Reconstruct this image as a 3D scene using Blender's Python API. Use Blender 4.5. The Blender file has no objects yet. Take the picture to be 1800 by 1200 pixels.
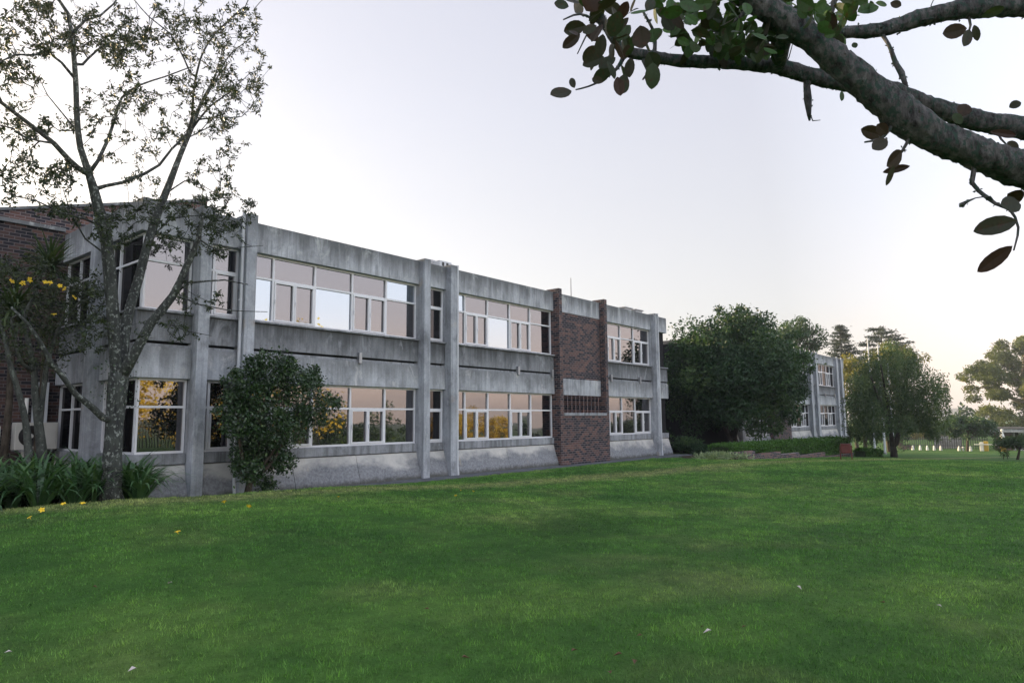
import bpy, math, random
import numpy as np
from mathutils import Matrix, Vector
R = math.radians
rng = np.random.default_rng(7)
random.seed(7)
scene = bpy.context.scene
COL = scene.collection

# ------------------------------------------------------------------ camera
PITCH, ROLL, YAW, EYE = 0.11453205, -0.00819165, 0.88023505, 1.71
FW = np.array([math.sin(YAW)*math.cos(PITCH), math.cos(YAW)*math.cos(PITCH), math.sin(PITCH)])
RT0 = np.array([math.cos(YAW), -math.sin(YAW), 0.0])
UP0 = np.cross(RT0, FW)
RT = RT0*math.cos(ROLL)+UP0*math.sin(ROLL)
UP = -RT0*math.sin(ROLL)+UP0*math.cos(ROLL)
cam_d = bpy.data.cameras.new("camera")
cam_d.lens, cam_d.sensor_width, cam_d.clip_start, cam_d.clip_end = 24.0, 36.0, 0.05, 20000.0
cam = bpy.data.objects.new("camera", cam_d)
COL.objects.link(cam)
cam.matrix_world = Matrix(((RT[0], UP[0], -FW[0], 0), (RT[1], UP[1], -FW[1], 0), (RT[2], UP[2], -FW[2], EYE), (0, 0, 0, 1)))
scene.camera = cam


def ray(px, py):
    return FW+(px-900)/1200*RT-(py-600)/1200*UP


def at_y(px, py, Y):
    d = ray(px, py); p = d*(Y/d[1]); p[2] += EYE
    return p


def at_d(px, py, dist):
    """point seen at (px, py) at forward depth dist"""
    d = ray(px, py)*dist; d[2] += EYE
    return d


def at_x(px, py, X):
    d = ray(px, py); p = d*(X/d[0]); p[2] += EYE
    return p


# ------------------------------------------------------------------ terrain heights
def sstep(a, b, x):
    t = np.clip((x-a)/(b-a), 0, 1)
    return t*t*(3-2*t)


def gz(x, y):
    x = np.asarray(x, float); y = np.asarray(y, float)
    hc = 0.42-0.09*sstep(4.5, 7, x)-0.21*sstep(7, 14, x)
    z = hc*sstep(14.45, 12.6, y)*(0.45+0.55*sstep(4, 12.0, y))
    z = z*(1-sstep(22, 30, x))
    z = z+0.03*np.sin(x*0.35+1.2)*np.sin(y*0.5)*sstep(14, 11, y)*sstep(30, 20, x)
    z = z-1.6*np.clip((x-28)/45.0, 0, 1)-.65*np.clip((x-73)/25.0, 0, 1)
    z = z-2.2*sstep(-8, -40, y)
    return z


# ------------------------------------------------------------------ mesh builder
class MB:
    def __init__(s):
        s.v, s.f = [], []

    def add(s, vs, fs):
        b = len(s.v); s.v += [tuple(map(float, p)) for p in vs]; s.f += [tuple(i+b for i in f) for f in fs]
        return s

    def box(s, x0, x1, y0, y1, z0, z1):
        return s.add([(x0, y0, z0), (x1, y0, z0), (x1, y1, z0), (x0, y1, z0), (x0, y0, z1), (x1, y0, z1), (x1, y1, z1), (x0, y1, z1)],
                     [(3, 2, 1, 0), (4, 5, 6, 7), (0, 1, 5, 4), (1, 2, 6, 5), (2, 3, 7, 6), (3, 0, 4, 7)])

    def prism_x(s, prof, x0, x1):
        """profile [(y,z)] extruded along x"""
        n = len(prof)
        vs = [(x0, y, z) for y, z in prof]+[(x1, y, z) for y, z in prof]
        return s.add(vs, [tuple(range(n)), tuple(range(2*n-1, n-1, -1))]+[(i, i+n, (i+1) % n+n, (i+1) % n) for i in range(n)])

    def prism_y(s, prof, y0, y1):
        n = len(prof)
        vs = [(x, y0, z) for x, z in prof]+[(x, y1, z) for x, z in prof]
        return s.add(vs, [tuple(range(n)), tuple(range(2*n-1, n-1, -1))]+[(i, (i+1) % n, (i+1) % n+n, i+n) for i in range(n)])

    def cyl(s, p0, p1, r0, r1=None, n=10, cap=True):
        return s.tube([p0, p1], [r0, r0 if r1 is None else r1], n, cap)

    def tube(s, pts, rad, n=8, cap=True, wob=0.0):
        pts = np.asarray(pts, float); m = len(pts)
        t = np.gradient(pts, axis=0) if m > 2 else np.repeat((pts[1]-pts[0])[None], 2, 0)
        t /= np.linalg.norm(t, axis=1, keepdims=True)+1e-9
        ref = np.array([0, 0, 1.0]) if abs(t[0][2]) < .9 else np.array([1.0, 0, 0])
        u = np.cross(t[0], ref); u /= np.linalg.norm(u)
        vs = []
        a = np.arange(n)*2*math.pi/n
        for i in range(m):
            u = u-t[i]*np.dot(u, t[i]); u /= np.linalg.norm(u)+1e-9
            w = np.cross(t[i], u)
            rr = rad[i]*(1+wob*(rng.random(n)-.5)) if wob else np.full(n, rad[i])
            for k in range(n):
                vs.append(pts[i]+(u*math.cos(a[k])+w*math.sin(a[k]))*rr[k])
        fs = [(i*n+k, i*n+(k+1) % n, (i+1)*n+(k+1) % n, (i+1)*n+k) for i in range(m-1) for k in range(n)]
        if cap:
            fs += [tuple(range(n-1, -1, -1)), tuple((m-1)*n+k for k in range(n))]
        return s.add(vs, fs)

    def lathe(s, prof, cx, cy, n=16):
        vs = [(cx+r*math.cos(2*math.pi*k/n), cy+r*math.sin(2*math.pi*k/n), z) for r, z in prof for k in range(n)]
        m = len(prof)
        fs = [(i*n+k, i*n+(k+1) % n, (i+1)*n+(k+1) % n, (i+1)*n+k) for i in range(m-1) for k in range(n)]
        fs += [tuple(range(n-1, -1, -1)), tuple((m-1)*n+k for k in range(n))]
        return s.add(vs, fs)

    def build(s, name, mat, parent=None, smooth=False, bevel=0.0):
        return obj(name, np.array(s.v), s.f, mat, parent, smooth, bevel)


def origin_of(o):
    p = Vector((0, 0, 0))
    while o is not None:
        p = p+o.location; o = o.parent
    return np.array(p)


def obj(name, v, f, mat, parent=None, smooth=False, bevel=0.0):
    me = bpy.data.meshes.new(name)
    o = bpy.data.objects.new(name, me)
    COL.objects.link(o)
    v = np.asarray(v, float)
    if parent is not None:
        o.parent = parent
        v = v-origin_of(parent)
    me.from_pydata(v.tolist(), [], f)
    me.materials.append(mat)
    if smooth:
        me.polygons.foreach_set("use_smooth", [True]*len(me.polygons))
    if bevel:
        b = o.modifiers.new("bevel", 'BEVEL'); b.width = bevel; b.segments = 2; b.limit_method = 'ANGLE'
    me.update()
    return o


def fast_faces(name, V, nper, mat, parent=None, tint=None, kindmat=None, nrm=None):
    """many equal polygons: V (N*nper,3)"""
    N = len(V)//nper
    me = bpy.data.meshes.new(name)
    o = bpy.data.objects.new(name, me)
    COL.objects.link(o)
    V = np.asarray(V, np.float64)
    if parent is not None:
        o.parent = parent
        V = V-origin_of(parent)
    me.vertices.add(N*nper); me.vertices.foreach_set("co", V.astype(np.float32).ravel())
    me.loops.add(N*nper); me.loops.foreach_set("vertex_index", np.arange(N*nper, dtype=np.int32))
    me.polygons.add(N); me.polygons.foreach_set("loop_start", np.arange(0, N*nper, nper, dtype=np.int32))
    me.polygons.foreach_set("loop_total", np.full(N, nper, dtype=np.int32))
    if tint is not None:
        a = me.attributes.new("tint", 'FLOAT', 'FACE'); a.data.foreach_set("value", np.asarray(tint, np.float32))
    me.materials.append(mat)
    me.update(); me.validate()
    return o


def tag(o, label=None, cat=None, group=None, kind=None):
    for k, val in (("label", label), ("category", cat), ("group", group), ("kind", kind)):
        if val:
            o[k] = val
    return o


def thing(name, label, cat, loc=(0, 0, 0), group=None):
    o = bpy.data.objects.new(name, None)
    COL.objects.link(o)
    o.location = tuple(map(float, loc)); o.empty_display_size = .2
    return tag(o, label, cat, group)


# ------------------------------------------------------------------ materials
def newmat(name):
    m = bpy.data.materials.new(name); m.use_nodes = True
    nt = m.node_tree; nt.nodes.clear()
    out = nt.nodes.new("ShaderNodeOutputMaterial")
    return m, nt, out


class NT:
    def __init__(s, name):
        s.m, s.t, s.out = newmat(name)

    def n(s, typ, **kw):
        nd = s.t.nodes.new("ShaderNode"+typ)
        for k, v in kw.items():
            if k.startswith("i_"):
                nd.inputs[k[2:].replace("_", " ")].default_value = v
            else:
                setattr(nd, k, v)
        return nd

    def l(s, a, b):
        s.t.links.new(a, b)

    def pos(s):
        return s.n("NewGeometry").outputs["Position"]

    def mapping(s, vec, scale=(1, 1, 1), loc=(0, 0, 0)):
        m = s.n("Mapping"); m.inputs["Scale"].default_value = scale; m.inputs["Location"].default_value = loc
        s.l(vec, m.inputs["Vector"]); return m.outputs[0]

    def noise(s, vec, scale, detail=4, rough=.55, out="Fac", dist=0.0):
        n = s.n("TexNoise"); n.inputs["Scale"].default_value = scale; n.inputs["Detail"].default_value = detail
        n.inputs["Roughness"].default_value = rough; n.inputs["Distortion"].default_value = dist
        s.l(vec, n.inputs["Vector"]); return n.outputs[out]

    def ramp(s, fac, stops, interp='LINEAR'):
        r = s.n("ValToRGB"); r.color_ramp.interpolation = interp
        e = r.color_ramp.elements
        while len(e) < len(stops):
            e.new(.5)
        for el, (p, c) in zip(e, stops):
            el.position = p; el.color = (c, c, c, 1) if not isinstance(c, tuple) else (*c, 1)
        s.l(fac, r.inputs[0]); return r.outputs[0]

    def mix(s, fac, a, b, mode='MIX'):
        m = s.n("Mix", data_type='RGBA', blend_type=mode)
        for sock, val in ((m.inputs[0], fac), (m.inputs[6], a), (m.inputs[7], b)):
            if hasattr(val, "is_output"):
                s.l(val, sock)
            elif isinstance(val, tuple):
                sock.default_value = (*val, 1)
            else:
                sock.default_value = val
        return m.outputs[2]

    def math(s, op, a, b=0.0):
        m = s.n("Math", operation=op)
        for i, val in enumerate((a, b)):
            if hasattr(val, "is_output"):
                s.l(val, m.inputs[i])
            else:
                m.inputs[i].default_value = val
        return m.outputs[0]

    def bsdf(s, col, rough=.8, spec=.3, bump=None, bdist=.01, bstr=.5, metal=0.0):
        p = s.n("BsdfPrincipled")
        if hasattr(col, "is_output"):
            s.l(col, p.inputs["Base Color"])
        else:
            p.inputs["Base Color"].default_value = (*col, 1)
        if hasattr(rough, "is_output"):
            s.l(rough, p.inputs["Roughness"])
        else:
            p.inputs["Roughness"].default_value = rough
        p.inputs["Specular IOR Level"].default_value = spec; p.inputs["Metallic"].default_value = metal
        if bump is not None:
            b = s.n("Bump"); b.inputs["Distance"].default_value = bdist; b.inputs["Strength"].default_value = bstr
            s.l(bump, b.inputs["Height"]); s.l(b.outputs[0], p.inputs["Normal"])
        s.l(p.outputs[0], s.out.inputs[0]); return p


def mat_plain(name, col, rough=.6, spec=.4, metal=0.0, vary=.25, scale=6):
    t = NT(name); p = t.pos()
    c = t.mix(t.noise(p, scale, 5), tuple(x*(1-vary) for x in col), tuple(min(1, x*(1+vary)) for x in col))
    t.bsdf(c, rough, spec, metal=metal)
    return t.m


def mat_concrete(name, base=.36, dirt=.6, top=None, tone=(.93, .99, 1.08), warm=0.0):
    """weathered board-marked concrete: blotches, rain streaks running down, dark growth near the top edge"""
    t = NT(name); p = t.pos()
    blot = t.noise(p, 1.1, 6, .65)
    fine = t.noise(p, 14, 5, .7)
    board = t.noise(t.mapping(p, (7, 7, .35)), 1.0, 3, .5)
    streak = t.noise(t.mapping(p, (8.0, 8.0, .3)), 1.0, 6, .66)
    col = t.ramp(blot, [(.28, tuple(base*.5*x for x in tone)), (.46, tuple(base*.95*x for x in tone)), (.72, tuple(base*1.3*x for x in tone))])
    col = t.mix(.35, col, t.ramp(fine, [(.3, .55), (.7, 1.0)]), 'MULTIPLY')
    col = t.mix(.3, col, t.ramp(board, [(.35, .6), (.6, 1.0)]), 'MULTIPLY')
    st = t.ramp(streak, [(.48, 0.0), (.62, 1.0)])
    st = t.math('MULTIPLY', st, dirt)
    if top:
        z = t.n("SeparateXYZ"); t.l(p, z.inputs[0])
        g = t.math('SUBTRACT', top, z.outputs[2])
        reach = t.math('MULTIPLY', t.noise(t.mapping(p, (3.2, 3.2, .05)), 1.0, 6, .75), 1.75)
        edge = t.math('SUBTRACT', reach, g)
        ef = t.ramp(edge, [(.18, 0.0), (.75, 1.0)])
        st = t.math('MAXIMUM', t.math('MULTIPLY', st, .55), t.math('MULTIPLY', ef, dirt))
    col = t.mix(st, col, tuple(base*.2*x for x in (.95, 1.03, 1.06)))
    patchy = t.noise(t.mapping(p, (2.3, 2.3, 1.1), (11, 4, 2)), 1.0, 8, .72, dist=.6)
    col = t.mix(t.ramp(patchy, [(.54, 0.0), (.66, .62)]), col, tuple(base*.34*x for x in (.93, 1.0, 1.1)))
    col = t.mix(t.ramp(patchy, [(.34, .45), (.44, 0.0)]), col, tuple(min(.7, base*1.45*x) for x in tone))
    grit = t.noise(p, 60, 3, .7)
    col = t.mix(.5, col, t.ramp(grit, [(.3, .6), (.7, 1.0)]), 'MULTIPLY')
    if warm:
        wf = t.ramp(t.noise(t.mapping(p, (1.3, 1.3, .8), (3, 1, 5)), 1.0, 4), [(.64, 0.0), (.7, warm)])
        col = t.mix(wf, col, (.36, .29, .2))
    t.bsdf(col, .88, .2, fine, .006, .6)
    return t.m


def mat_skirt():
    t = NT("skirt_concrete"); p = t.pos()
    z = t.n("SeparateXYZ"); t.l(p, z.inputs[0])
    blot = t.noise(p, 1.6, 7, .68)
    fine = t.noise(p, 16, 5, .7)
    low = t.noise(t.mapping(p, (.9, .9, 1.6)), 1.0, 5, .6)
    hgt = t.math('SUBTRACT', t.math('MULTIPLY', low, 1.35), z.outputs[2])
    d = t.ramp(hgt, [(.05, 0.0), (.3, 1.0)])
    col = t.ramp(blot, [(.3, (.28, .28, .28)), (.52, (.44, .44, .43)), (.75, (.54, .53, .5))])
    dark = t.ramp(fine, [(.35, (.09, .10, .12)), (.7, (.24, .255, .28))])
    col = t.mix(t.math('MULTIPLY', d, .85), col, dark)
    spl = t.math('SUBTRACT', t.math('MULTIPLY', t.noise(p, 5, 5, .7), .34), z.outputs[2])
    col = t.mix(t.ramp(spl, [(.0, 0.0), (.12, .8)]), col, (.06, .06, .05))
    run = t.ramp(t.noise(t.mapping(p, (2.1, 2.1, .5), (7, 0, 0)), 1.0, 4), [(.66, 0.0), (.72, .7)])
    col = t.mix(run, col, (.4, .34, .25))
    t.bsdf(col, .9, .15, fine, .006, .6)
    return t.m


def mat_brick(name="brown_brick", dark=1.0):
    t = NT(name)
    g = t.n("NewGeometry")
    s = t.n("SeparateXYZ"); t.l(g.outputs["Position"], s.inputs[0])
    nn = t.n("SeparateXYZ"); t.l(g.outputs["Normal"], nn.inputs[0])
    side = t.math('GREATER_THAN', t.math('ABSOLUTE', nn.outputs[0]), .6)
    u = t.n("Mix", data_type='FLOAT'); t.l(side, u.inputs[0]); t.l(s.outputs[0], u.inputs[2]); t.l(s.outputs[1], u.inputs[3])
    c = t.n("CombineXYZ"); t.l(u.outputs[0], c.inputs[0]); t.l(s.outputs[2], c.inputs[1])
    b = t.n("TexBrick"); b.offset = .5
    b.inputs["Scale"].default_value = 1.0
    b.inputs["Brick Width"].default_value = .235; b.inputs["Row Height"].default_value = .084
    b.inputs["Mortar Size"].default_value = .009; b.inputs["Mortar Smooth"].default_value = .2; b.inputs["Bias"].default_value = -.05
    b.inputs["Color1"].default_value = (0, 0, 0, 1); b.inputs["Color2"].default_value = (1, 1, 1, 1); b.inputs["Mortar"].default_value = (.5, .5, .5, 1)
    t.l(c.outputs[0], b.inputs["Vector"])
    patch = t.noise(t.mapping(c.outputs[0], (1.1, 2.4, 1)), 1.0, 5, .6)
    val = t.math('ADD', t.math('MULTIPLY', b.outputs[0], .75), t.math('MULTIPLY', t.math('SUBTRACT', patch, .5), 1.1))
    k = dark
    col = t.ramp(val, [(.0, (.016*k, .018*k, .026*k)), (.24, (.034*k, .032*k, .042*k)), (.36, (.085*k, .055*k, .053*k)), (.65, (.135*k, .075*k, .065*k)), (.95, (.2*k, .115*k, .09*k))])
    col = t.mix(.4, col, t.ramp(t.noise(g.outputs["Position"], 22, 4), [(.3, .5), (.7, 1.0)]), 'MULTIPLY')
    col = t.mix(b.outputs[1], col, (.17*k, .15*k, .155*k))
    t.bsdf(col, .85, .25, t.math('SUBTRACT', 1.0, b.outputs[1]), .008, .7)
    return t.m


def mat_glass(name, tint, amount, rough=.015):
    """coated dark window glass: a mirror coat over a dark room"""
    t = NT(name); p = t.pos()
    d = t.n("BsdfDiffuse"); d.inputs[0].default_value = (.008, .009, .011, 1)
    gl = t.n("BsdfGlossy"); gl.inputs["Roughness"].default_value = rough; gl.inputs[0].default_value = (*tint, 1)
    b = t.n("Bump"); b.inputs["Strength"].default_value = .022; b.inputs["Distance"].default_value = .05
    t.l(t.noise(p, 1.3, 2), b.inputs["Height"]); t.l(b.outputs[0], gl.inputs["Normal"])
    lw = t.n("LayerWeight"); lw.inputs[0].default_value = .35
    f = t.n("MapRange"); f.inputs[3].default_value = amount*.75; f.inputs[4].default_value = 1.0
    t.l(lw.outputs["Fresnel"], f.inputs[0])
    m = t.n("MixShader"); t.l(f.outputs[0], m.inputs[0]); t.l(d.outputs[0], m.inputs[1]); t.l(gl.outputs[0], m.inputs[2])
    t.l(m.outputs[0], t.out.inputs[0])
    return t.m


def mat_leaf(name, c_dark, c_mid, c_light, transl=.35, spec=.25, rough=.5, spots=None):
    t = NT(name)
    a = t.n("Attribute", attribute_name="tint", attribute_type='GEOMETRY')
    col = t.ramp(a.outputs["Fac"], [(0.0, c_dark), (.5, c_mid), (1.0, c_light)])
    if spots:
        col = t.mix(t.ramp(t.noise(t.pos(), 34, 4, .7), [(.54, 0.0), (.66, .7)]), col, spots)
        col = t.mix(.6, col, t.ramp(t.noise(t.pos(), 90, 3, .6), [(.3, .5), (.7, 1.0)]), 'MULTIPLY')
    d = t.n("BsdfPrincipled"); t.l(col, d.inputs["Base Color"]); d.inputs["Roughness"].default_value = rough; d.inputs["Specular IOR Level"].default_value = spec
    tr = t.n("BsdfTranslucent")
    t.l(t.mix(1.0, col, (1.35, 1.25, .55), 'MULTIPLY'), tr.inputs[0])
    m = t.n("MixShader"); m.inputs[0].default_value = transl
    t.l(d.outputs[0], m.inputs[1]); t.l(tr.outputs[0], m.inputs[2]); t.l(m.outputs[0], t.out.inputs[0])
    return t.m


def mat_bark(name, c0, c1, lichen=None, scale=9.0, lich=(.54, .6)):
    t = NT(name); p = t.pos()
    n1 = t.noise(t.mapping(p, (1, 1, .35)), scale, 6, .7)
    col = t.ramp(n1, [(.35, c0), (.65, c1)])
    if lichen:
        n2 = t.noise(t.mapping(p, (1, 1, .8), (5, 2, 1)), scale*1.7, 5, .65)
        col = t.mix(t.ramp(n2, [(lich[0], 0.0), (lich[1], .9)]), col, lichen)
    t.bsdf(col, .9, .15, n1, .02, .8)
    return t.m


M = {}
M['fascia'] = mat_concrete("fascia_concrete", .49, .8, top=6.66)
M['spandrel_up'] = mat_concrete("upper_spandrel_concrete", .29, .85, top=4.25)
M['spandrel'] = mat_concrete("spandrel_concrete", .52, .6, top=3.42)
M['pillar'] = mat_concrete("pillar_concrete", .45, .6, top=6.7, tone=(.92, .99, 1.10), warm=.35)
M['sillband'] = mat_concrete("sill_concrete", .33, .5)
M['skirt'] = mat_skirt()
M['brick'] = mat_brick()
M['brick_dark'] = mat_brick("dark_brown_brick", .7)
M['frame'] = mat_plain("window_frame_paint", (.62, .64, .68), .35, .5, vary=.06)
M['glass'] = mat_glass("bronze_glass", (.40, .385, .395), .66)
M['glass_dark'] = mat_glass("dark_glass", (.3, .28, .28), .2)
M['glass_clear'] = mat_glass("silvered_glass", (.5, .56, .62), 1.0)
M['core'] = mat_plain("dark_interior", (.02, .02, .022), .9, .1)
M['roof'] = mat_plain("roof_felt", (.12, .12, .12), .9, .1)
M['pipe'] = mat_plain("downpipe_paint", (.5, .53, .57), .5, .4, vary=.12)
M['metal'] = mat_plain("galvanised_metal", (.3, .31, .33), .45, .5, metal=.6)
M['paving'] = mat_concrete("paving_concrete", .15, .4)
M['white'] = mat_plain("white_paint", (.75, .75, .73), .5, .4, vary=.08)
M['ac'] = mat_plain("air_conditioner_paint", (.5, .5, .47), .5, .4, vary=.08)
M['black'] = mat_plain("black_plastic", (.02, .02, .022), .5, .4)
M['redpaint'] = mat_plain("red_paint", (.10, .022, .018), .55, .35, vary=.35)
M['soil'] = mat_plain("soil", (.05, .04, .03), .95, .1, vary=.4)

# ------------------------------------------------------------------ building
F = 15.36
Z_BASE, Z_SILL, Z_WB, Z_WH, Z_SLOT0, Z_SLOT1, Z_UB, Z_UH, Z_TOP = 0.0, .80, 1.043, 2.68, 3.37, 3.49, 4.18, 5.88, 6.62


def window(parent, xs, kinds, z0, z1, zt, y, name="window", bright=(), dark=(), casewide=.045):
    """xs: mullion positions; kinds per module: 'F' fixed with a transom, 'C' transom over a pair of casements, 'c' transom over one casement"""
    fr = MB(); pn = MB(); br = MB(); dk = MB()
    fw, y0, y1 = .028, y, y+.07
    x0, x1 = xs[0], xs[-1]
    fr.box(x0, x1, y0, y1, z0, z0+.05); fr.box(x0, x1, y0, y1, z1-.05, z1)
    for i, x in enumerate(xs):
        a = x if i == 0 else x-fw; b = x if i == len(xs)-1 else x+fw
        if i == 0: b = x+fw*1.5
        if i == len(xs)-1: a = x-fw*1.5
        fr.box(a, b, y0-.004, y1, z0+.05, z1-.05)
    for i, k in enumerate(kinds):
        a = xs[i]+(fw*1.5 if i == 0 else fw); b = xs[i+1]-(fw*1.5 if i == len(kinds)-1 else fw)
        fr.box(a, b, y0, y1, zt-.025, zt+.025)

        def pane(xa, xb, za, zb, key):
            tgt = br if key in bright else dk if key in dark else pn
            ym = y0+.045
            tlt = rng.normal(0, .0016, 2)
            tgt.add([(xa, ym+tlt[0]-tlt[1], za), (xb, ym-tlt[0]-tlt[1], za), (xb, ym-tlt[0]+tlt[1], zb), (xa, ym+tlt[0]+tlt[1], zb)], [(0, 1, 2, 3)])
        pane(a, b, zt+.025, z1-.05, (i, 'u'))
        if k == 'F':
            pane(a, b, z0+.05, zt-.025, (i, 'l'))
        else:
            n = 2 if k == 'C' else 1
            w = (b-a)/n
            for j in range(n):
                ca, cb = a+j*w+.004, a+(j+1)*w-.004
                za, zb = z0+.054, zt-.029
                cy0, cy1 = y0-.018, y0+.04
                fr.box(ca, ca+casewide, cy0, cy1, za, zb); fr.box(cb-casewide, cb, cy0, cy1, za, zb)
                fr.box(ca+casewide, cb-casewide, cy0, cy1, za, za+casewide); fr.box(ca+casewide, cb-casewide, cy0, cy1, zb-casewide, zb)
                fr.box(ca+.01, ca+.03, cy0-.025, cy0, (za+zb)/2-.05, (za+zb)/2+.05)
                pane(ca+casewide, cb-casewide, za+casewide, zb-casewide, (i, 'l', j))
    w = fr.build(name, M['frame'], parent)
    if pn.v: pn.build("pane", M['glass'], w)
    for q in range(len(br.f)):
        MB().add(br.v[4*q:4*q+4], [(0, 1, 2, 3)]).build("pane", M['glass_clear'], w)["label"] = "bright pane of silvery glass"
    if dk.v: dk.build("pane", M['glass_dark'], w)
    return w


def bay_shell(B, x0, x1, joints=(), windows=True):
    """concrete panels of one bay between pillars"""
    MB().prism_x([(F, Z_UH), (F+.26, Z_UH), (F+.26, Z_TOP), (F+.0, Z_TOP)], x0, x1).build("fascia_panel", M['fascia'], B, bevel=.012)
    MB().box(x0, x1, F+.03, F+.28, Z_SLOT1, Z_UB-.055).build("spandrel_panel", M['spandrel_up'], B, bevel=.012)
    MB().box(x0, x1, F-.035, F+.28, Z_UB-.05, Z_UB).build("sill", M['sillband'], B, bevel=.008)
    MB().box(x0, x1, F, F+.28, Z_WH, Z_SLOT0).build("spandrel_panel", M['spandrel'], B, bevel=.012)
    MB().box(x0, x1, F+.2, F+.29, Z_SLOT1-.055, Z_SLOT1).build("joint_slot", M['core'], B)
    MB().box(x0, x1, F+.05, F+.29, Z_SLOT0+.004, Z_SLOT1-.058).build("joint_ledge", M['sillband'], B, bevel=.006)
    if not windows:
        return
    MB().box(x0, x1, F+.05, F+.30, Z_SILL, Z_WB).build("sill", M['sillband'], B, bevel=.012)
    js = [x0]+list(joints)+[x1]
    for a, b in zip(js[:-1], js[1:]):
        MB().prism_x([(F+.075, Z_SILL-.02), (F-.02, .45), (F-.12, .18), (F-.21, -.3), (F+.3, -.3), (F+.3, Z_SILL-.02)], a+.005, b-.005).build("skirt_panel", M['skirt'], B, bevel=.01)


def pillar(B, x0, x1, ztop=Z_TOP+.05, pipe=None):
    MB().box(x0, x1, F-.235, F+.33, -.3, ztop).build("pillar", M['pillar'], B, bevel=.015)
    if pipe is not None:
        px, py = pipe
        m = MB().tube([(px, py, ztop+.02), (px, py, 3.0), (px, py, .3), (px, py-.03, .1), (px, py-.03, -.1)], [.04]*5, 8)
        for z in (1.2, 3.0, 4.6, 6.2):
            m.box(px-.055, px+.055, py-.01, py+.05, z, z+.03)
        m.build("downpipe", M['pipe'], B, smooth=False)


def brick_bay(B, x0, x1):
    """brick stair panel between two brick piers, louvres over a brick plinth"""
    y = F-.26
    w = .21
    a, b = x0+w, x1-w
    for p0, p1 in ((x0, a), (b, x1)):
        m = MB().box(p0, p1, y, F+.33, -.3, Z_TOP+.13).build("brick_pier", M['brick'], B, bevel=.01)
    MB().box(a, b, y, F+.3, -.3, 1.86).build("brick_plinth", M['brick'], B)
    MB().box(a, b, y-.02, F+.3, 1.864, 1.97).build("sill", M['sillband'], B, bevel=.01)
    MB().box(a, b, F-.01, F+.3, 2.66, 3.30).build("lintel_panel", M['fascia'], B, bevel=.01)
    MB().box(a, b, F, F+.3, 3.304, 5.90).build("brick_panel", M['brick'], B)
    MB().box(a, b, F-.02, F+.3, 5.904, Z_TOP).build("fascia_panel", M['fascia'], B, bevel=.012)
    MB().box(a, b, F+.22, F+.3, 1.972, 2.657).build("louvre_recess", M['core'], B)
    n = 10
    for i in range(n):
        x = a+.28+(b-a-.56)*i/(n-1)
        MB().box(x-.035, x+.035, F-.06, F+.1, 1.974, 2.655).build("louvre_fin", M['brick'], B)


def ledge_bracket(B, x):
    MB().box(x-.05, x+.05, F-.07, F+.05, Z_SLOT0-.06, Z_SLOT1+.12).build("bracket", M['metal'], B, bevel=.006)


def all_dark(kinds, skip=()):
    return {(i, 'u') for i in range(len(kinds)) if i not in skip} | {(i, 'l') for i in range(len(kinds)) if i not in skip} | {(i, 'l', j) for i in range(len(kinds)) for j in (0, 1) if i not in skip}


def glaze(B, xs, kinds, bu=(), du=(), dl=(), case=.045):
    window(B, xs, kinds, Z_UB+.002, Z_UH-.002, Z_UH-.60, F+.13, bright=bu, dark=du, casewide=case)
    window(B, xs, kinds, Z_WB+.002, Z_WH-.002, Z_WH-.62, F+.13, dark=dl, casewide=case)


# near wing ------------------------------------------------------------------
B1 = thing("office_building", "long two storey concrete and brick building with bronze glass nearest the lawn", "building", (18, F, 0))
bay_shell(B1, 8.60, 14.14, [9.9, 11.9])
glaze(B1, [8.60, 9.27, 10.50, 11.72, 12.94, 14.12], "FCFCF", {(0, 'l'), (2, 'l'), (4, 'u')})
pillar(B1, 14.14, 14.40)
bay_shell(B1, 14.40, 15.29)
glaze(B1, [14.42, 15.27], "c", du={(0, "u"), (0, "l", 0)}, dl={(0, "u"), (0, "l", 0)})
pillar(B1, 15.29, 15.58, pipe=(15.62, F-.19))
bay_shell(B1, 15.58, 21.12, [18.3])
glaze(B1, [15.60, 16.30, 17.44, 18.62, 19.80, 21.10], "FCFCF", {(0, 'u'), (2, 'l')})
brick_bay(B1, 21.12, 24.60)
bay_shell(B1, 24.60, 28.92, [26.0, 27.3])
glaze(B1, [24.62, 25.20, 26.30, 27.45, 28.90], "FCFC", {(0, 'l')})
pillar(B1, 28.92, 29.22, pipe=(29.27, F-.19))
bay_shell(B1, 29.22, 30.52)
glaze(B1, [29.24, 29.95], "F")
MB().box(29.95, 30.40, F+.14, F+.3, Z_WB, Z_WH).build("wall", M['core'], B1)
MB().box(29.95, 30.40, F+.14, F+.3, Z_UB, Z_UH).build("wall", M['core'], B1)
for v in (11.9, 18.9, 25.2, 27.7, 20.95):
    ledge_bracket(B1, v)
# corner bay and the short bay left of bay one
XC = 6.16
pillar(B1, 7.22, 7.49)
pillar(B1, 8.33, 8.60, ztop=Z_TOP+.12, pipe=(8.285, F-.12))
bay_shell(B1, 7.49, 8.33)
for z0, z1, zt in ((Z_UB, Z_UH, Z_UH-.6), (Z_WB, Z_WH, Z_WH-.62)):
    window(B1, [7.50, 7.72, 8.32], "Fc", z0+.002, z1-.002, zt, F+.13)
    window(B1, [XC, 7.20], "F", z0+.002, z1-.002, zt, F+.13)
bay_shell(B1, 6.02, 7.22)
# side face, looking left
SX = 6.02


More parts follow.
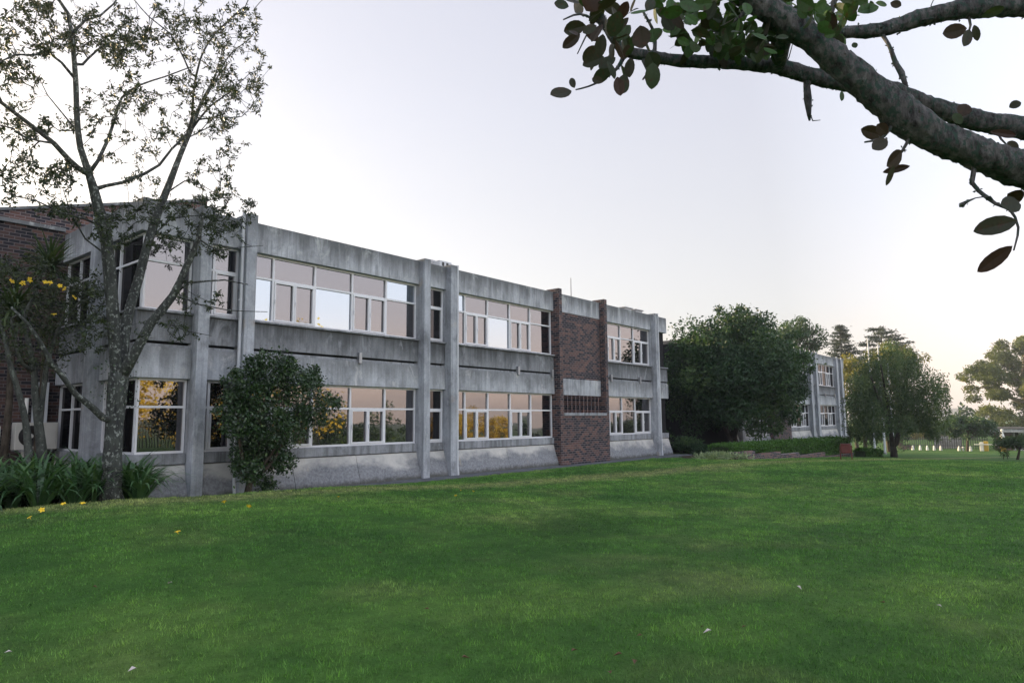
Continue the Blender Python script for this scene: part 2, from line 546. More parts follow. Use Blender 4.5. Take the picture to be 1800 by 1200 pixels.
def side_shell(y0, y1):
    MB().box(SX, SX+.26, y0, y1, Z_UH, Z_TOP).build("fascia_panel", M['fascia'], B1, bevel=.012)
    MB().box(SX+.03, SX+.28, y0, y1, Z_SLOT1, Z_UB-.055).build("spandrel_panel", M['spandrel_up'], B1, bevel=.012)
    MB().box(SX-.035, SX+.28, y0, y1, Z_UB-.05, Z_UB).build("sill", M['sillband'], B1, bevel=.008)
    MB().box(SX, SX+.28, y0, y1, Z_WH, Z_SLOT0).build("spandrel_panel", M['spandrel'], B1, bevel=.012)
    MB().box(SX+.2, SX+.29, y0, y1, Z_SLOT1-.055, Z_SLOT1).build("joint_slot", M['core'], B1)
    MB().box(SX+.05, SX+.29, y0, y1, Z_SLOT0+.004, Z_SLOT1-.058).build("joint_ledge", M['sillband'], B1, bevel=.006)
    MB().box(SX+.05, SX+.30, y0, y1, Z_SILL, Z_WB).build("sill", M['sillband'], B1, bevel=.012)
    MB().prism_y([(SX+.075, Z_SILL-.02), (SX+.3, Z_SILL-.02), (SX+.3, -.3), (SX-.21, -.3), (SX-.12, .18), (SX-.02, .45)], y0, y1).build("skirt_panel", M['skirt'], B1, bevel=.01)


side_shell(F+.29, 17.3)
side_shell(17.56, 20.18)
MB().box(SX-.24, SX+.33, 17.3, 17.56, -.3, Z_TOP+.05).build("pillar", M['pillar'], B1, bevel=.015)
for z0, z1, zt in ((Z_UB, Z_UH, Z_UH-.6), (Z_WB, Z_WH, Z_WH-.62)):
    for ys in ([F+.20, 16.78, 17.28], [17.58, 19.3, 20.16]):
        fr = MB(); pn = MB(); x = SX+.13
        fr.box(x, x+.07, ys[0], ys[-1], z0+.002, z0+.05); fr.box(x, x+.07, ys[0], ys[-1], z1-.05, z1-.002)
        for yy in ys: fr.box(x-.004, x+.07, yy-.03, yy+.03, z0+.05, z1-.05)
        for a, b in zip(ys[:-1], ys[1:]):
            fr.box(x, x+.07, a+.03, b-.03, zt-.025, zt+.025)
            for za, zb in ((z0+.05, zt-.025), (zt+.025, z1-.05)):
                pn.add([(x+.045, b-.03, za), (x+.045, a+.03, za), (x+.045, a+.03, zb), (x+.045, b-.03, zb)], [(0, 1, 2, 3)])
        w = fr.build("window", M['frame'], B1); pn.build("pane", M['glass_dark'], w)
# body and roof
MB().box(SX+.31, 30.4, F+.34, 29, -.3, Z_TOP-.35).build("wall", M['core'], B1)
MB().box(SX+.27, 30.45, F+.27, 29.2, Z_TOP-.34, Z_TOP-.12).build("roof", M['roof'], B1)
MB().box(30.4, 30.52, F+.29, 20.9, -.3, Z_TOP-.36).build("end_wall", M['spandrel'], B1)
# brick block on the left: lower wall with coping, raked hall roof above
MB().box(-14, SX+.32, 20.2, 24, -.3, 6.70).build("brick_wall", M['brick_dark'], B1)
MB().box(-14, SX-.005, 20.12, 24, 6.704, 6.80).build("coping", M['fascia'], B1)
MB().prism_y([(-14, 6.81), (10.3, 6.5), (10.3, 8.84), (4.4, 7.12), (-14, 2.0+5.0)], 21.3, 27).build("hall_wall", M['brick'], B1)
MB().prism_y([(-14, 7.004), (4.4, 7.124), (10.33, 8.844), (10.33, 8.93), (4.4, 7.2), (-14, 7.08)], 21.25, 27.05).build("hall_roof", M['fascia'], B1)
MB().box(5.55, 5.85, 20.0, 20.19, -.3, 2.75).build("post", M['pipe'], B1, bevel=.01)
MB().tube([(5.42, 20.12, 2.35), (5.42, 20.12, .9)], [.045]*2, 8).build("vent_pipe", M['white'], B1)
# link between the wings, set back
MB().box(30.53, 38.4, 21.0, 29, -.3, 6.2).build("link_wall", M['core'], B1)
for z0, z1 in ((.9, 2.6), (4.1, 5.7)):
    xs = [30.7, 32.2, 33.7, 35.2, 36.7, 38.2]
    window(B1, xs, "FFFFF", z0, z1, z1-.6, 20.9, dark={(i, k) for i in range(5) for k in 'ul'})
MB().box(30.53, 38.4, 20.85, 21.0, 2.7, 3.9).build("spandrel_panel", M['spandrel_up'], B1)
MB().box(30.53, 38.4, 20.85, 21.0, 5.75, 6.5).build("fascia_panel", M['spandrel_up'], B1)
MB().box(30.53, 38.4, 20.85, 21.0, -.3, .85).build("base_panel", M['spandrel_up'], B1)
# far wing -------------------------------------------------------------------
B2 = thing("office_building", "far wing of the concrete and brick building beyond the dome shaped tree", "building", (50, F, 0))
bay_shell(B2, 39.6, 44.4, [42.0])
glaze(B2, [39.62, 40.6, 41.8, 43.0, 44.38], "FCFC", du=all_dark("FCFC", (0,)), dl=all_dark("FCFC"))
brick_bay(B2, 44.4, 47.85)
bay_shell(B2, 47.85, 53.2, [50.5])
glaze(B2, [47.87, 49.0, 50.2, 51.4, 52.4, 53.18], "FCFCF", du=all_dark("FCFCF", (0,)), dl=all_dark("FCFCF"))
pillar(B2, 53.2, 53.5, pipe=(53.14, F-.2))
bay_shell(B2, 53.5, 54.6)
glaze(B2, [53.52, 54.58], "c", du=all_dark("c", ()), dl=all_dark("c"))
pillar(B2, 54.6, 54.9, pipe=(54.54, F-.2))
bay_shell(B2, 54.9, 60.4, [57.7])
glaze(B2, [54.92, 56.0, 57.2, 58.3, 59.4, 60.38], "FCFCF", du=all_dark("FCFCF", (0,)), dl=all_dark("FCFCF"))
pillar(B2, 60.4, 60.7, pipe=(60.34, F-.2))
bay_shell(B2, 60.7, 61.8)
glaze(B2, [60.72, 61.78], "c", du=all_dark("c", ()), dl=all_dark("c"))
pillar(B2, 61.8, 62.1, pipe=(61.74, F-.2))
bay_shell(B2, 62.1, 63.3)
glaze(B2, [62.12, 62.9], "F", du=all_dark("F", ()), dl=all_dark("F"))
for v in (50.1, 57.2, 59.9, 42.5):
    ledge_bracket(B2, v)
MB().box(38.4, 63.3, F+.34, 29, -.3, Z_TOP-.35).build("wall", M['core'], B2)
MB().box(38.35, 63.35, F+.27, 29.2, Z_TOP-.34, Z_TOP-.12).build("roof", M['roof'], B2)
bay_shell(B2, 38.4, 39.2)
pillar(B2, 39.2, 39.6)
MB().box(63.32, 63.42, F+.3, 29, -.9, Z_TOP-.36).build("end_wall", M['spandrel'], B2)
MB().box(38.4, 63.4, F-.21, F+.33, -1.2, -.304).build("footing", M['sillband'], B2)

# ------------------------------------------------------------------ ground
def lawn_colour(t, p, k):
    sc = lambda c: tuple(v*k for v in GR[c])
    n1 = t.noise(p, .22, 4, .6); n2 = t.noise(p, 1.3, 5, .65); n4 = t.noise(t.mapping(p, (1, 1, 1), (9, 3, 0)), .55, 3, .5)
    n5 = t.noise(p, 4.5, 5, .7)
    col = t.ramp(n1, [(.35, sc('d')), (.5, sc('m')), (.66, sc('l'))])
    col = t.mix(t.ramp(n4, [(.5, 0.0), (.7, .3)]), col, sc('dry'))
    col = t.mix(t.ramp(n2, [(.4, .55), (.6, 0.0)]), col, sc('d'))
    s = t.n("SeparateXYZ"); t.l(p, s.inputs[0])
    # thin worn grass along the brow above the path
    line = t.math('ADD', s.outputs[1], t.math('MULTIPLY', s.outputs[0], .16))
    dist = t.math('ABSOLUTE', t.math('ADD', t.math('SUBTRACT', line, 13.2), t.math('MULTIPLY', t.math('SUBTRACT', n2, .5), 1.6)))
    band = t.ramp(dist, [(.25, .75), (1.25, 0.0)])
    col = t.mix(t.math('MULTIPLY', band, t.ramp(n5, [(.3, .3), (.65, 1.0)])), col, sc('dry'))
    # lush darker hollow
    hx = t.math('MULTIPLY', t.math('SUBTRACT', s.outputs[0], 8.6), .36); hy = t.math('MULTIPLY', t.math('SUBTRACT', s.outputs[1], 5.7), .75)
    rad = t.math('ADD', t.math('SQRT', t.math('ADD', t.math('MULTIPLY', hx, hx), t.math('MULTIPLY', hy, hy))), t.math('MULTIPLY', t.math('SUBTRACT', n2, .5), 1.5))
    col = t.mix(t.ramp(rad, [(.35, .6), (1.05, 0.0)]), col, tuple(v*.7 for v in sc('d')))
    return t.mix(.55, col, t.ramp(n5, [(.32, .55), (.68, 1.2)]), 'MULTIPLY')


def mat_grass_ground():
    t = NT("lawn_soil_and_grass"); p = t.pos()
    n3 = t.noise(p, 35, 4, .7)
    col = t.mix(.6, lawn_colour(t, p, 1.0), t.ramp(n3, [(.3, .35), (.7, 1.0)]), 'MULTIPLY')
    t.bsdf(col, .9, .1, n3, .03, .8)
    return t.m


GR = dict(d=(.040, .112, .023), m=(.078, .180, .034), l=(.148, .25, .058), dry=(.25, .25, .115))
M['ground'] = mat_grass_ground()
gx = np.unique(np.concatenate([np.linspace(-1400, -60, 14), np.linspace(-60, 100, 161), np.linspace(100, 300, 20), np.linspace(300, 2400, 20)]))
gy = np.unique(np.concatenate([np.linspace(-1400, -60, 14), np.linspace(-60, 40, 126), np.linspace(40, 200, 20), np.linspace(200, 2400, 20)]))
GX, GY = np.meshgrid(gx, gy)
GZ = gz(GX, GY)
GZ = np.where((GY > 13.0) & (GX < 63) & (GY < 29), np.minimum(GZ, -.02), GZ)
nx, ny = len(gx), len(gy)
lawn = obj("lawn", np.stack([GX.ravel(), GY.ravel(), GZ.ravel()], 1),
           [(j*nx+i, j*nx+i+1, (j+1)*nx+i+1, (j+1)*nx+i) for j in range(ny-1) for i in range(nx-1)], M['ground'], smooth=True)
tag(lawn, kind="structure")
pm = MB()
xs = np.arange(9.3, 31.2, 1.2)
for a, b in zip(xs[:-1], xs[1:]):
    pm.box(a+.006, b-.006, 14.42, 15.5, -.2, .012+rng.uniform(0, .008))
tag(pm.build("path", M['paving'], bevel=.006), kind="structure")

# ------------------------------------------------------------------ planting helpers
def unit(v):
    return v/(np.linalg.norm(v, axis=-1, keepdims=True)+1e-9)


def rand_dirs(n):
    return unit(rng.normal(size=(n, 3)))


def leaf_quads(P, D, N, L, W):
    """diamond leaves: base P, direction D, face normal N"""
    S = unit(np.cross(D, N)); L = np.asarray(L)[:, None]; W = np.asarray(W)[:, None]
    mid = P+D*L*.45
    V = np.stack([P, mid+S*W*.5, P+D*L, mid-S*W*.5], 1)
    return V.reshape(-1, 3)


def leaves(name, mat, parent, P, size, aspect=.42, droop=.25, up=.5, jitter=.35, D=None, tint=None):
    n = len(P)
    D = rand_dirs(n) if D is None else D
    D = unit(D+np.array([0, 0, -droop]))
    N = unit(rand_dirs(n)+np.array([0, 0, up]))
    N = unit(N-D*np.sum(N*D, 1, keepdims=True))
    L = size*rng.uniform(1-jitter, 1+jitter, n)
    t = np.clip(rng.normal(.5, .22, n), 0, 1) if tint is None else np.clip(tint+rng.normal(0, .13, n), 0, 1)
    return fast_faces(name, leaf_quads(P, D, N, L, L*aspect), 4, mat, parent, t)


def clump_points(clumps, per):
    """clumps: (centre, radii, weight): points in uneven shells"""
    P, T = [], []
    for c, r, wgt in clumps:
        n = max(3, int(per*wgt)); d = rand_dirs(n)
        rad = rng.uniform(.35, 1.0, n)**.6*(1+.12*rng.normal(size=n))
        P.append(np.asarray(c)+d*np.asarray(r)*rad[:, None]); T.append(np.full(n, np.clip(rng.normal(.5, .17), .1, .9)))
    return np.concatenate(P), np.concatenate(T)


def dome_clumps(c, r, n, cr, zmin=-.55, lo=.6):
    out = []
    while len(out) < n:
        d = rand_dirs(1)[0]
        if d[2] < zmin: continue
        k = rng.uniform(lo, 1.0); q = cr*rng.uniform(.6, 1.3)
        out.append((np.asarray(c)+d*np.asarray(r)*k, (q, q, q*.75), (q/cr)**2))
    return out


class Skel:
    """branch skeleton grown towards foliage tufts"""

    def __init__(s):
        s.p, s.par, s.r = [], [], []

    def limb(s, pts, rads, parent=-1, step=.25):
        pts = [np.asarray(q, float) for q in pts]
        if parent == 'near':
            A = np.array(s.p); parent = int(np.argmin(np.linalg.norm(A-pts[0], axis=1)))
        last = parent
        m = len(pts)
        # Catmull-Rom through the points
        for i in range(m-1):
            p0, p1, p2, p3 = pts[max(i-1, 0)], pts[i], pts[i+1], pts[min(i+2, m-1)]
            n = max(1, int(np.linalg.norm(p2-p1)/step))
            for k in range(n if i < m-2 else n+1):
                if i == 0 and k == 0 and parent >= 0: continue
                t = k/n
                q = .5*((2*p1)+(-p0+p2)*t+(2*p0-5*p1+4*p2-p3)*t*t+(-p0+3*p1-3*p2+p3)*t**3)
                s.p.append(q); s.par.append(last); s.r.append(rads[i]+(rads[i+1]-rads[i])*t); last = len(s.p)-1
        return last

    def reach(s, tufts, step=.22, bend=.12, lift=.1, minr=.0):
        A = np.array(s.p)
        ok = np.array(s.r) < 1e9
        dist = np.array([np.min(np.linalg.norm(A-t, axis=1)) for t in tufts])
        paths = []
        P = list(s.p)
        arr = np.zeros((len(P)+len(tufts)*14+50, 3)); arr[:len(P)] = A; n = len(P)
        for i in np.argsort(dist):
            t = tufts[i]
            d = np.linalg.norm(arr[:n]-t, axis=1)+.25*np.maximum(0, arr[:n, 2]-t[2])
            j = int(np.argmin(d)); p0 = arr[j].copy(); L = np.linalg.norm(t-p0)
            k = int(min(12, max(1, round(L/step))))
            last = j; side = rng.normal(size=3)*bend*L; side[2] += lift*L
            idx = []
            for q in range(1, k+1):
                u = q/k
                pt = p0+(t-p0)*u+side*4*u*(1-u)*.5+(rng.normal(size=3)*.03*L if q < k else 0)
                s.p.append(pt); s.par.append(last); s.r.append(0.0); last = len(s.p)-1
                arr[n] = pt; n += 1; idx.append(last)
            paths.append(idx)
        return paths

    def finish(s, tip=.004, power=2.3):
        n = len(s.p); acc = np.zeros(n); r = np.zeros(n)
        for i in range(n-1, -1, -1):
            rr = max(acc[i]**(1/power), tip)
            if s.r[i] > 0: rr = s.r[i]
            else: rr = min(rr, .035)
            r[i] = rr
            if s.par[i] >= 0: acc[s.par[i]] += rr**power if s.r[i] == 0 else 0
        s.rad = r

    def mesh(s, sides=(3, 5, 9), wob=.0):
        kids = {}
        for i, q in enumerate(s.par): kids.setdefault(q, []).append(i)
        m = MB(); stack = [(-1, k) for k in kids.get(-1, [])]
        while stack:
            par, i = stack.pop()
            chain = [par, i] if par >= 0 else [i]
            while True:
                ch = kids.get(chain[-1], [])
                if not ch: break
                ch = sorted(ch, key=lambda c: -s.rad[c])
                for c in ch[1:]: stack.append((chain[-1], c))
                chain.append(ch[0])
            if len(chain) < 2: continue
            rad = [s.rad[c] for c in chain]
            if par >= 0: rad[0] = min(rad[0], rad[1]*1.25)
            mx = max(rad)
            m.tube([s.p[c] for c in chain], rad, sides[0] if mx < .012 else sides[1] if mx < .04 else sides[2], wob=wob if mx > .03 else 0)
        return m


M['bark_lichen'] = mat_bark("lichen_bark", (.025, .027, .028), (.06, .068, .062), (.23, .255, .24), 11, (.545, .63))
M['bark_branch'] = mat_bark("grey_green_bark", (.03, .034, .033), (.10, .11, .10), (.16, .19, .17), 9, (.58, .66))
M['bark'] = mat_bark("brown_bark", (.03, .025, .02), (.10, .085, .07))
M['bark_dark'] = mat_bark("dark_bark", (.016, .015, .014), (.05, .045, .04))  # darker tone than the brown bark
M['leaf_sparse'] = mat_leaf("trumpet_tree_leaves", (.013, .022, .011), (.024, .04, .016), (.05, .068, .022), .14)
M['leaf_gloss'] = mat_leaf("glossy_shrub_leaves", (.009, .024, .010), (.022, .052, .019), (.06, .115, .034), .15, .5, .38)
M['leaf_dome'] = mat_leaf("dome_tree_leaves", (.012, .032, .017), (.030, .070, .032), (.085, .145, .052), .28)
M['leaf_gold'] = mat_leaf("sunny_tree_leaves", (.06, .075, .018), (.13, .14, .03), (.22, .19, .05), .45)
M['leaf_sunlit'] = mat_leaf("sunlit_gold_leaves", (.28, .2, .03), (.58, .45, .06), (.75, .62, .11), .25)  # leaf colour brightened to carry strong sunlight on the mirrored trees
M['leaf_blue'] = mat_leaf("conifer_needles", (.02, .035, .026), (.035, .055, .038), (.06, .085, .055), .2)
M['leaf_willow'] = mat_leaf("drooping_tree_leaves", (.028, .056, .03), (.06, .105, .05), (.12, .165, .07), .4)
M['leaf_gum'] = mat_leaf("gum_tree_leaves", (.04, .06, .024), (.085, .115, .042), (.17, .185, .07), .4)
M['leaf_strap'] = mat_leaf("strap_leaves", (.02, .055, .022), (.045, .11, .04), (.10, .19, .065), .25, .5, .35)
M['leaf_palm'] = mat_leaf("sword_leaves", (.02, .045, .018), (.045, .085, .03), (.10, .14, .05), .25, .4)
M['leaf_pale'] = mat_leaf("variegated_leaves", (.10, .16, .08), (.22, .3, .17), (.42, .48, .34), .3)
M['leaf_hedge'] = mat_leaf("hedge_leaves", (.025, .07, .016), (.05, .13, .026), (.09, .2, .04), .3)
M['petal'] = mat_plain("yellow_petals", (.72, .5, .03), .6, .3, vary=.12)
M['dead_leaf'] = mat_plain("dead_leaf", (.12, .07, .045), .8, .2, vary=.3)
M['pale_leaf'] = mat_plain("pale_dry_petal", (.5, .46, .44), .8, .2, vary=.15)

# ---- the tall sparse tree on the left --------------------------------------
T1Y = 13.2
T1 = thing("sparse_tree", "tall sparse tree with lichen spotted trunk at the left corner of the building", "tree", at_y(196, 876, T1Y))


def px_line(pts, Y0, Y1=None, wander=0.0):
    n = len(pts); Y1 = Y0 if Y1 is None else Y1
    ys = [Y0+(Y1-Y0)*i/max(1, n-1)+wander*math.sin(i*1.7) for i in range(n)]
    return [at_y(x, y, Y) for (x, y), Y in zip(pts, ys)]


sk = Skel()
u = .0108   # metres per picture unit at the trunk
sk.limb(px_line([(196, 884), (196, 860), (198, 800), (202, 740), (207, 690), (209, 655)], T1Y), [19*u, 15.5*u, 14*u, 13.5*u, 14.5*u, 16*u], step=.12)
sk.limb(px_line([(207, 672), (203, 620), (199, 560), (195, 500), (190, 450), (184, 400), (174, 370), (165, 333), (156, 305), (141, 260), (135, 200), (133, 140), (126, 60), (120, 25), (100, -5), (88, -60)], T1Y, T1Y-.5),
        [i*u for i in (11, 10, 9.8, 9.5, 9.2, 9, 8.6, 7, 5.6, 4.8, 4.2, 3.8, 3.3, 2.8, 2.2, 1.4)], 'near')
sk.limb(px_line([(210, 668), (216, 620), (224, 558), (242, 496), (261, 425), (283, 360), (297, 325), (317, 272), (335, 230), (352, 185), (365, 160), (378, 135)], T1Y, T1Y+.9),
        [i*u for i in (9.5, 9, 8.5, 8, 7.5, 6.6, 6, 4.8, 4.2, 3.2, 2.6, 2)], 'near')
sk.limb(px_line([(212, 665), (232, 630), (266, 567), (304, 520), (328, 468), (349, 420), (356, 380)], T1Y, T1Y-1.3), [i*u for i in (9, 8.5, 7.5, 6.5, 5.5, 4, 2.5)], 'near')
sk.limb(px_line([(190, 745), (180, 733), (160, 714), (132, 692), (106, 656), (92, 640), (70, 600), (48, 568), (20, 540)], T1Y, T1Y-.6), [i*u for i in (6, 5.5, 5, 4.5, 4, 3.6, 3, 2.4, 1.5)], 'near')
for pts, r0, r1, dy in (
        ([(156, 308), (138, 296), (122, 282), (95, 252), (62, 226), (30, 202), (2, 180), (-12, 150), (-20, 90)], 6.5, 2.5, -.8),
        ([(160, 308), (172, 283), (190, 245), (203, 205), (214, 172), (245, 150), (290, 135), (330, 120)], 4.5, 1.3, .8),
        ([(168, 331), (185, 327), (215, 321), (255, 305), (280, 290), (302, 262), (330, 235)], 4.5, 2.2, -.5),
        ([(130, 44), (150, 36), (176, 28), (201, 6), (225, -40)], 3.2, 1.4, .5),
        ([(138, 122), (155, 103), (176, 84), (210, 76), (262, 66)], 3, 1.2, .6),
        ([(129, 132), (108, 110), (87, 94), (55, 97), (29, 96), (2, 108), (-30, 120)], 3, 1.5, -.8),
        ([(131, 230), (120, 212), (102, 190), (84, 168), (70, 140)], 2.2, .8, .6),
        ([(93, 252), (70, 248), (45, 242), (20, 225), (-20, 215)], 2.5, 1.2, -.6),
        ([(318, 272), (338, 205), (340, 165), (352, 105), (378, 60), (424, 16)], 4, 1.5, -.5),
        ([(343, 150), (322, 100), (300, 60), (262, 30), (240, 5)], 2.5, 1.2, .6),
        ([(352, 185), (380, 140), (403, 98), (440, 68)], 3, 1.2, .7),
        ([(335, 230), (368, 188), (400, 165), (440, 128)], 3.2, 1.0, -.7),
        ([(365, 205), (392, 208), (425, 205), (455, 170)], 2.2, .8, .5),
        ([(288, 345), (325, 318), (352, 324), (388, 345)], 2.2, .8, -.7),
        ([(304, 520), (330, 497), (362, 494), (395, 492), (436, 500)], 3.2, 1.2, -.6),
        ([(300, 522), (322, 523), (350, 535), (400, 545), (470, 548)], 2.6, .8, -.9),
        ([(349, 420), (385, 440), (420, 435), (462, 432)], 2.0, .7, .3),
        ([(261, 425), (300, 385), (330, 380), (356, 379)], 2.4, .9, -.8),
        ([(266, 567), (300, 570), (330, 582), (372, 590)], 2.0, .7, -.6),
        ([(184, 400), (150, 385), (105, 372), (62, 352), (25, 345)], 3, 1.0, -.9),
        ([(190, 450), (150, 420), (120, 360), (110, 330)], 2.2, .8, -.6)):
    L = px_line(pts, 0); n0 = len(pts)
    A = np.array(sk.p); best = min(range(len(A)), key=lambda i: np.linalg.norm((A[i]-np.array([0, 0, EYE]))/A[i][1]*13-(L and at_y(*pts[0], 13)-np.array([0, 0, EYE]))))
    Yb = A[best][1]
    pl = px_line(pts, Yb, Yb+dy, .12)
    sk.limb(pl, [.74*(r0+(r1-r0)*i/(n0-1))*u for i in range(n0)], best)
tuft = []
for cx, cy, rx, ry, n in ((60, 50, 80, 60, 48), (165, 50, 70, 50, 52), (280, 45, 60, 50, 44), (390, 40, 70, 45, 66), (425, 120, 45, 55, 44), (345, 130, 55, 55, 50), (235, 90, 55, 45, 46),
                          (95, 75, 55, 25, 34), (10, 90, 40, 50, 22), (400, 180, 60, 45, 48), (350, 215, 50, 30, 22), (215, 85, 45, 25, 32), (180, 225, 40, 60, 16), (35, 125, 40, 20, 14),
                          (30, 228, 50, 25, 22), (240, 205, 50, 45, 24), (55, 300, 60, 22, 22), (125, 300, 40, 20, 16), (290, 245, 40, 20, 12), (360, 320, 45, 26, 20), (405, 372, 50, 34, 46), (340, 372, 45, 32, 34),
                          (245, 365, 45, 26, 26), (385, 425, 45, 35, 34), (300, 420, 40, 34, 22), (190, 395, 35, 30, 22), (120, 375, 60, 22, 26), (352, 520, 50, 34, 16), (310, 580, 60, 22, 14), (170, 560, 36, 60, 26),
                          (25, 20, 60, 40, 22), (480, -70, 60, 50, 20), (300, -60, 120, 50, 30), (120, -60, 120, 50, 30), (210, 150, 35, 25, 16), (455, 130, 22, 40, 12), (30, 350, 30, 14, 7), (40, 170, 50, 40, 16), (95, 215, 40, 25, 12), (30, 290, 50, 40, 18), (100, 330, 50, 25, 14), (230, 270, 40, 25, 10), (270, 180, 40, 30, 14), (150, 200, 30, 50, 10), (250, 320, 40, 20, 10), (400, 250, 40, 30, 14), (330, 60, 30, 40, 16), (210, 410, 30, 30, 14), (380, 290, 40, 25, 10)):
    for _ in range(int(n*1.0)):
        a = rng.uniform(0, 2*math.pi); q = math.sqrt(rng.random())
        tuft.append(at_y(cx+rx*q*math.cos(a), cy+ry*q*math.sin(a), T1Y+rng.normal(0, .75)))
tuft = np.array(tuft)
paths = sk.reach(tuft, .2, .14, .02)
sk.finish(.0045)
sk.mesh(wob=.12).build("trunk", M['bark_lichen'], T1, smooth=True)
LP, LD = [], []
A = np.array(sk.p)
for idx in paths:
    tipd = unit(A[idx[-1]]-A[sk.par[idx[-1]]])
    k = rng.integers(17, 30)
    base = A[idx[-1]]-tipd*rng.uniform(0, .16, (k, 1))+rng.normal(0, .024, (k, 3))
    LP.append(base); LD.append(unit(tipd*.5+rand_dirs(k)))
leaves("crown", M['leaf_sparse'], T1, np.concatenate(LP), .072, .36, .15, .6, D=np.concatenate(LD))
# ivy sleeve on the right stem and a few tufts on the trunk
P = []
for i in range(len(A)):
    if sk.r[i] > 6.2*u and A[i][2] > 1.7 and A[i][0] > 5.6 and rng.random() < .95:
        P.append(A[i]+rand_dirs(14)*sk.r[i]*rng.uniform(.9, 1.45, (14, 1)))
for cx, cy in ((222, 690), (185, 645), (180, 690), (232, 700), (225, 660)):
    P.append(at_y(cx, cy, T1Y-.1)+rng.normal(0, .1, (26, 3)))
leaves("ivy", M['leaf_gloss'], T1, np.concatenate(P), .04, .8, .2, .3)

# ---- the glossy bush in front of bay one -----------------------------------
BY = 14.35
b0 = at_y(432, 872, BY)
T2 = thing("camellia_bush", "dark glossy top heavy bush growing against the lower windows", "bush", b0)
cl = []
for cx, cy, r in ((430, 690, 42), (480, 668, 42), (530, 690, 40), (570, 706, 26), (450, 650, 24), (500, 645, 22), (410, 700, 22), (545, 672, 24), (420, 745, 34), (470, 735, 44), (520, 745, 32), (430, 790, 30), (475, 800, 38),
                  (500, 815, 22), (440, 832, 26), (470, 845, 18), (415, 660, 16), (395, 668, 8), (590, 708, 12), (565, 738, 14), (540, 725, 20), (460, 625, 8), (510, 632, 9), (555, 650, 9), (420, 820, 14), (385, 720, 10)):
    for q in range(3):
        k = r*.0138*rng.uniform(.75, 1.05)
        cl.append((at_y(cx+rng.normal(0, r*.2), cy+rng.normal(0, r*.2), BY+rng.normal(0, .36)), (k, k, k*.92), (r/30)**2))
P, T = clump_points(cl, 400)
P = P[P[:, 1] < F-.3]; T = np.full(len(P), .5)+rng.normal(0, .18, len(P))
leaves("crown", M['leaf_gloss'], T2, P, .078, .52, .2, .6, tint=T)
s2 = Skel()
s2.limb([b0-np.array([0, 0, .15]), at_y(438, 850, BY), at_y(445, 815, BY)], [.09, .07, .06])
for pts in ([(436, 858), (425, 800), (418, 740), (428, 690)], [(440, 850), (455, 790), (462, 740), (470, 670)], [(440, 850), (480, 810), (505, 760), (540, 700), (565, 700)], [(436, 858), (460, 820), (490, 775), (500, 700)]):
    s2.limb(px_line(pts, BY, BY+rng.normal(0, .3)), np.linspace(.05, .015, len(pts)).tolist(), 'near')
s2.finish(.006)
s2.mesh().build("trunk", M['bark'], T2, smooth=True)

# ---- small flowering tree and sword-leaved plants by the brick wall ---------
SY = 16.6
T3 = thing("flowering_tree", "small thin stemmed tree with yellow flowers against the dark brick wall", "tree", at_y(74, 830, SY))
s3 = Skel()
s3.limb(px_line([(76, 860), (74, 800), (68, 745), (62, 690), (60, 650), (50, 600), (42, 560), (60, 520)], SY), [.12, .1, .085, .07, .06, .05, .04, .025], step=.15)
s3.limb(px_line([(54, 850), (50, 790), (44, 735), (30, 680), (18, 640), (8, 590), (-10, 540)], SY-.3), [.09, .075, .06, .055, .05, .04, .03], -1, .15)
s3.limb(px_line([(68, 745), (76, 690), (83, 640), (95, 600), (112, 560), (140, 530)], SY, SY-.5), [.06, .05, .05, .04, .03, .02], 'near', .15)
s3.limb(px_line([(60, 650), (40, 640), (25, 600), (20, 560)], SY, SY-.6), [.04, .035, .03, .02], 'near', .15)
tf = []
for cx, cy, rx, ry, n in ((40, 480, 60, 30, 50), (110, 510, 55, 35, 60), (150, 530, 45, 40, 50), (60, 560, 60, 35, 40), (120, 590, 50, 30, 30), (20, 600, 40, 40, 24), (80, 630, 50, 25, 22), (180, 500, 25, 25, 14), (-20, 500, 40, 60, 26)):
    for _ in range(n):
        a = rng.uniform(0, 2*math.pi); q = math.sqrt(rng.random())
        tf.append(at_y(cx+rx*q*math.cos(a), cy+ry*q*math.sin(a), SY-.3+rng.normal(0, .6)))
ph = s3.reach(np.array(tf), .2, .15, .02); s3.finish(.0035)
s3.mesh().build("trunk", M['bark_branch'], T3, smooth=True)
A = np.array(s3.p); LP = [A[i[-1]]+rng.normal(0, .07, (16, 3)) for i in ph]
leaves("crown", M['leaf_sparse'], T3, np.concatenate(LP), .085, .36, .25, .6)


def flower_mesh(c, r, up):
    m = MB()
    up = unit(np.asarray(up, float)); a = unit(np.cross(up, [.3, .9, .2])); b = np.cross(up, a)
    for k in range(5):
        th = 2*math.pi*k/5+rng.uniform(-.2, .2); d = a*math.cos(th)+b*math.sin(th); sd_ = -a*math.sin(th)+b*math.cos(th)
        m.add([c, c+d*r*.55+sd_*r*.38+up*r*.35, c+d*r+up*r*.25+sd_*r*.12, c+d*r-sd_*r*.12+up*r*.22, c+d*r*.55-sd_*r*.38+up*r*.35], [(0, 1, 2, 3, 4)])
    m.add([c-up*r*.6, c+a*r*.2, c+b*r*.2, c-a*r*.2, c-b*r*.2], [(0, 1, 2), (0, 2, 3), (0, 3, 4), (0, 4, 1)])
    return m


for cx, cy in ((53, 492), (80, 497), (88, 498), (105, 503), (114, 508), (95, 553), (130, 523), (40, 498), (22, 493)):
    flower_mesh(at_y(cx, cy, SY-1.0), .058, rng.normal(size=3)+np.array([-.3, -1.5, .2])).build("flower", M['petal'], T3)


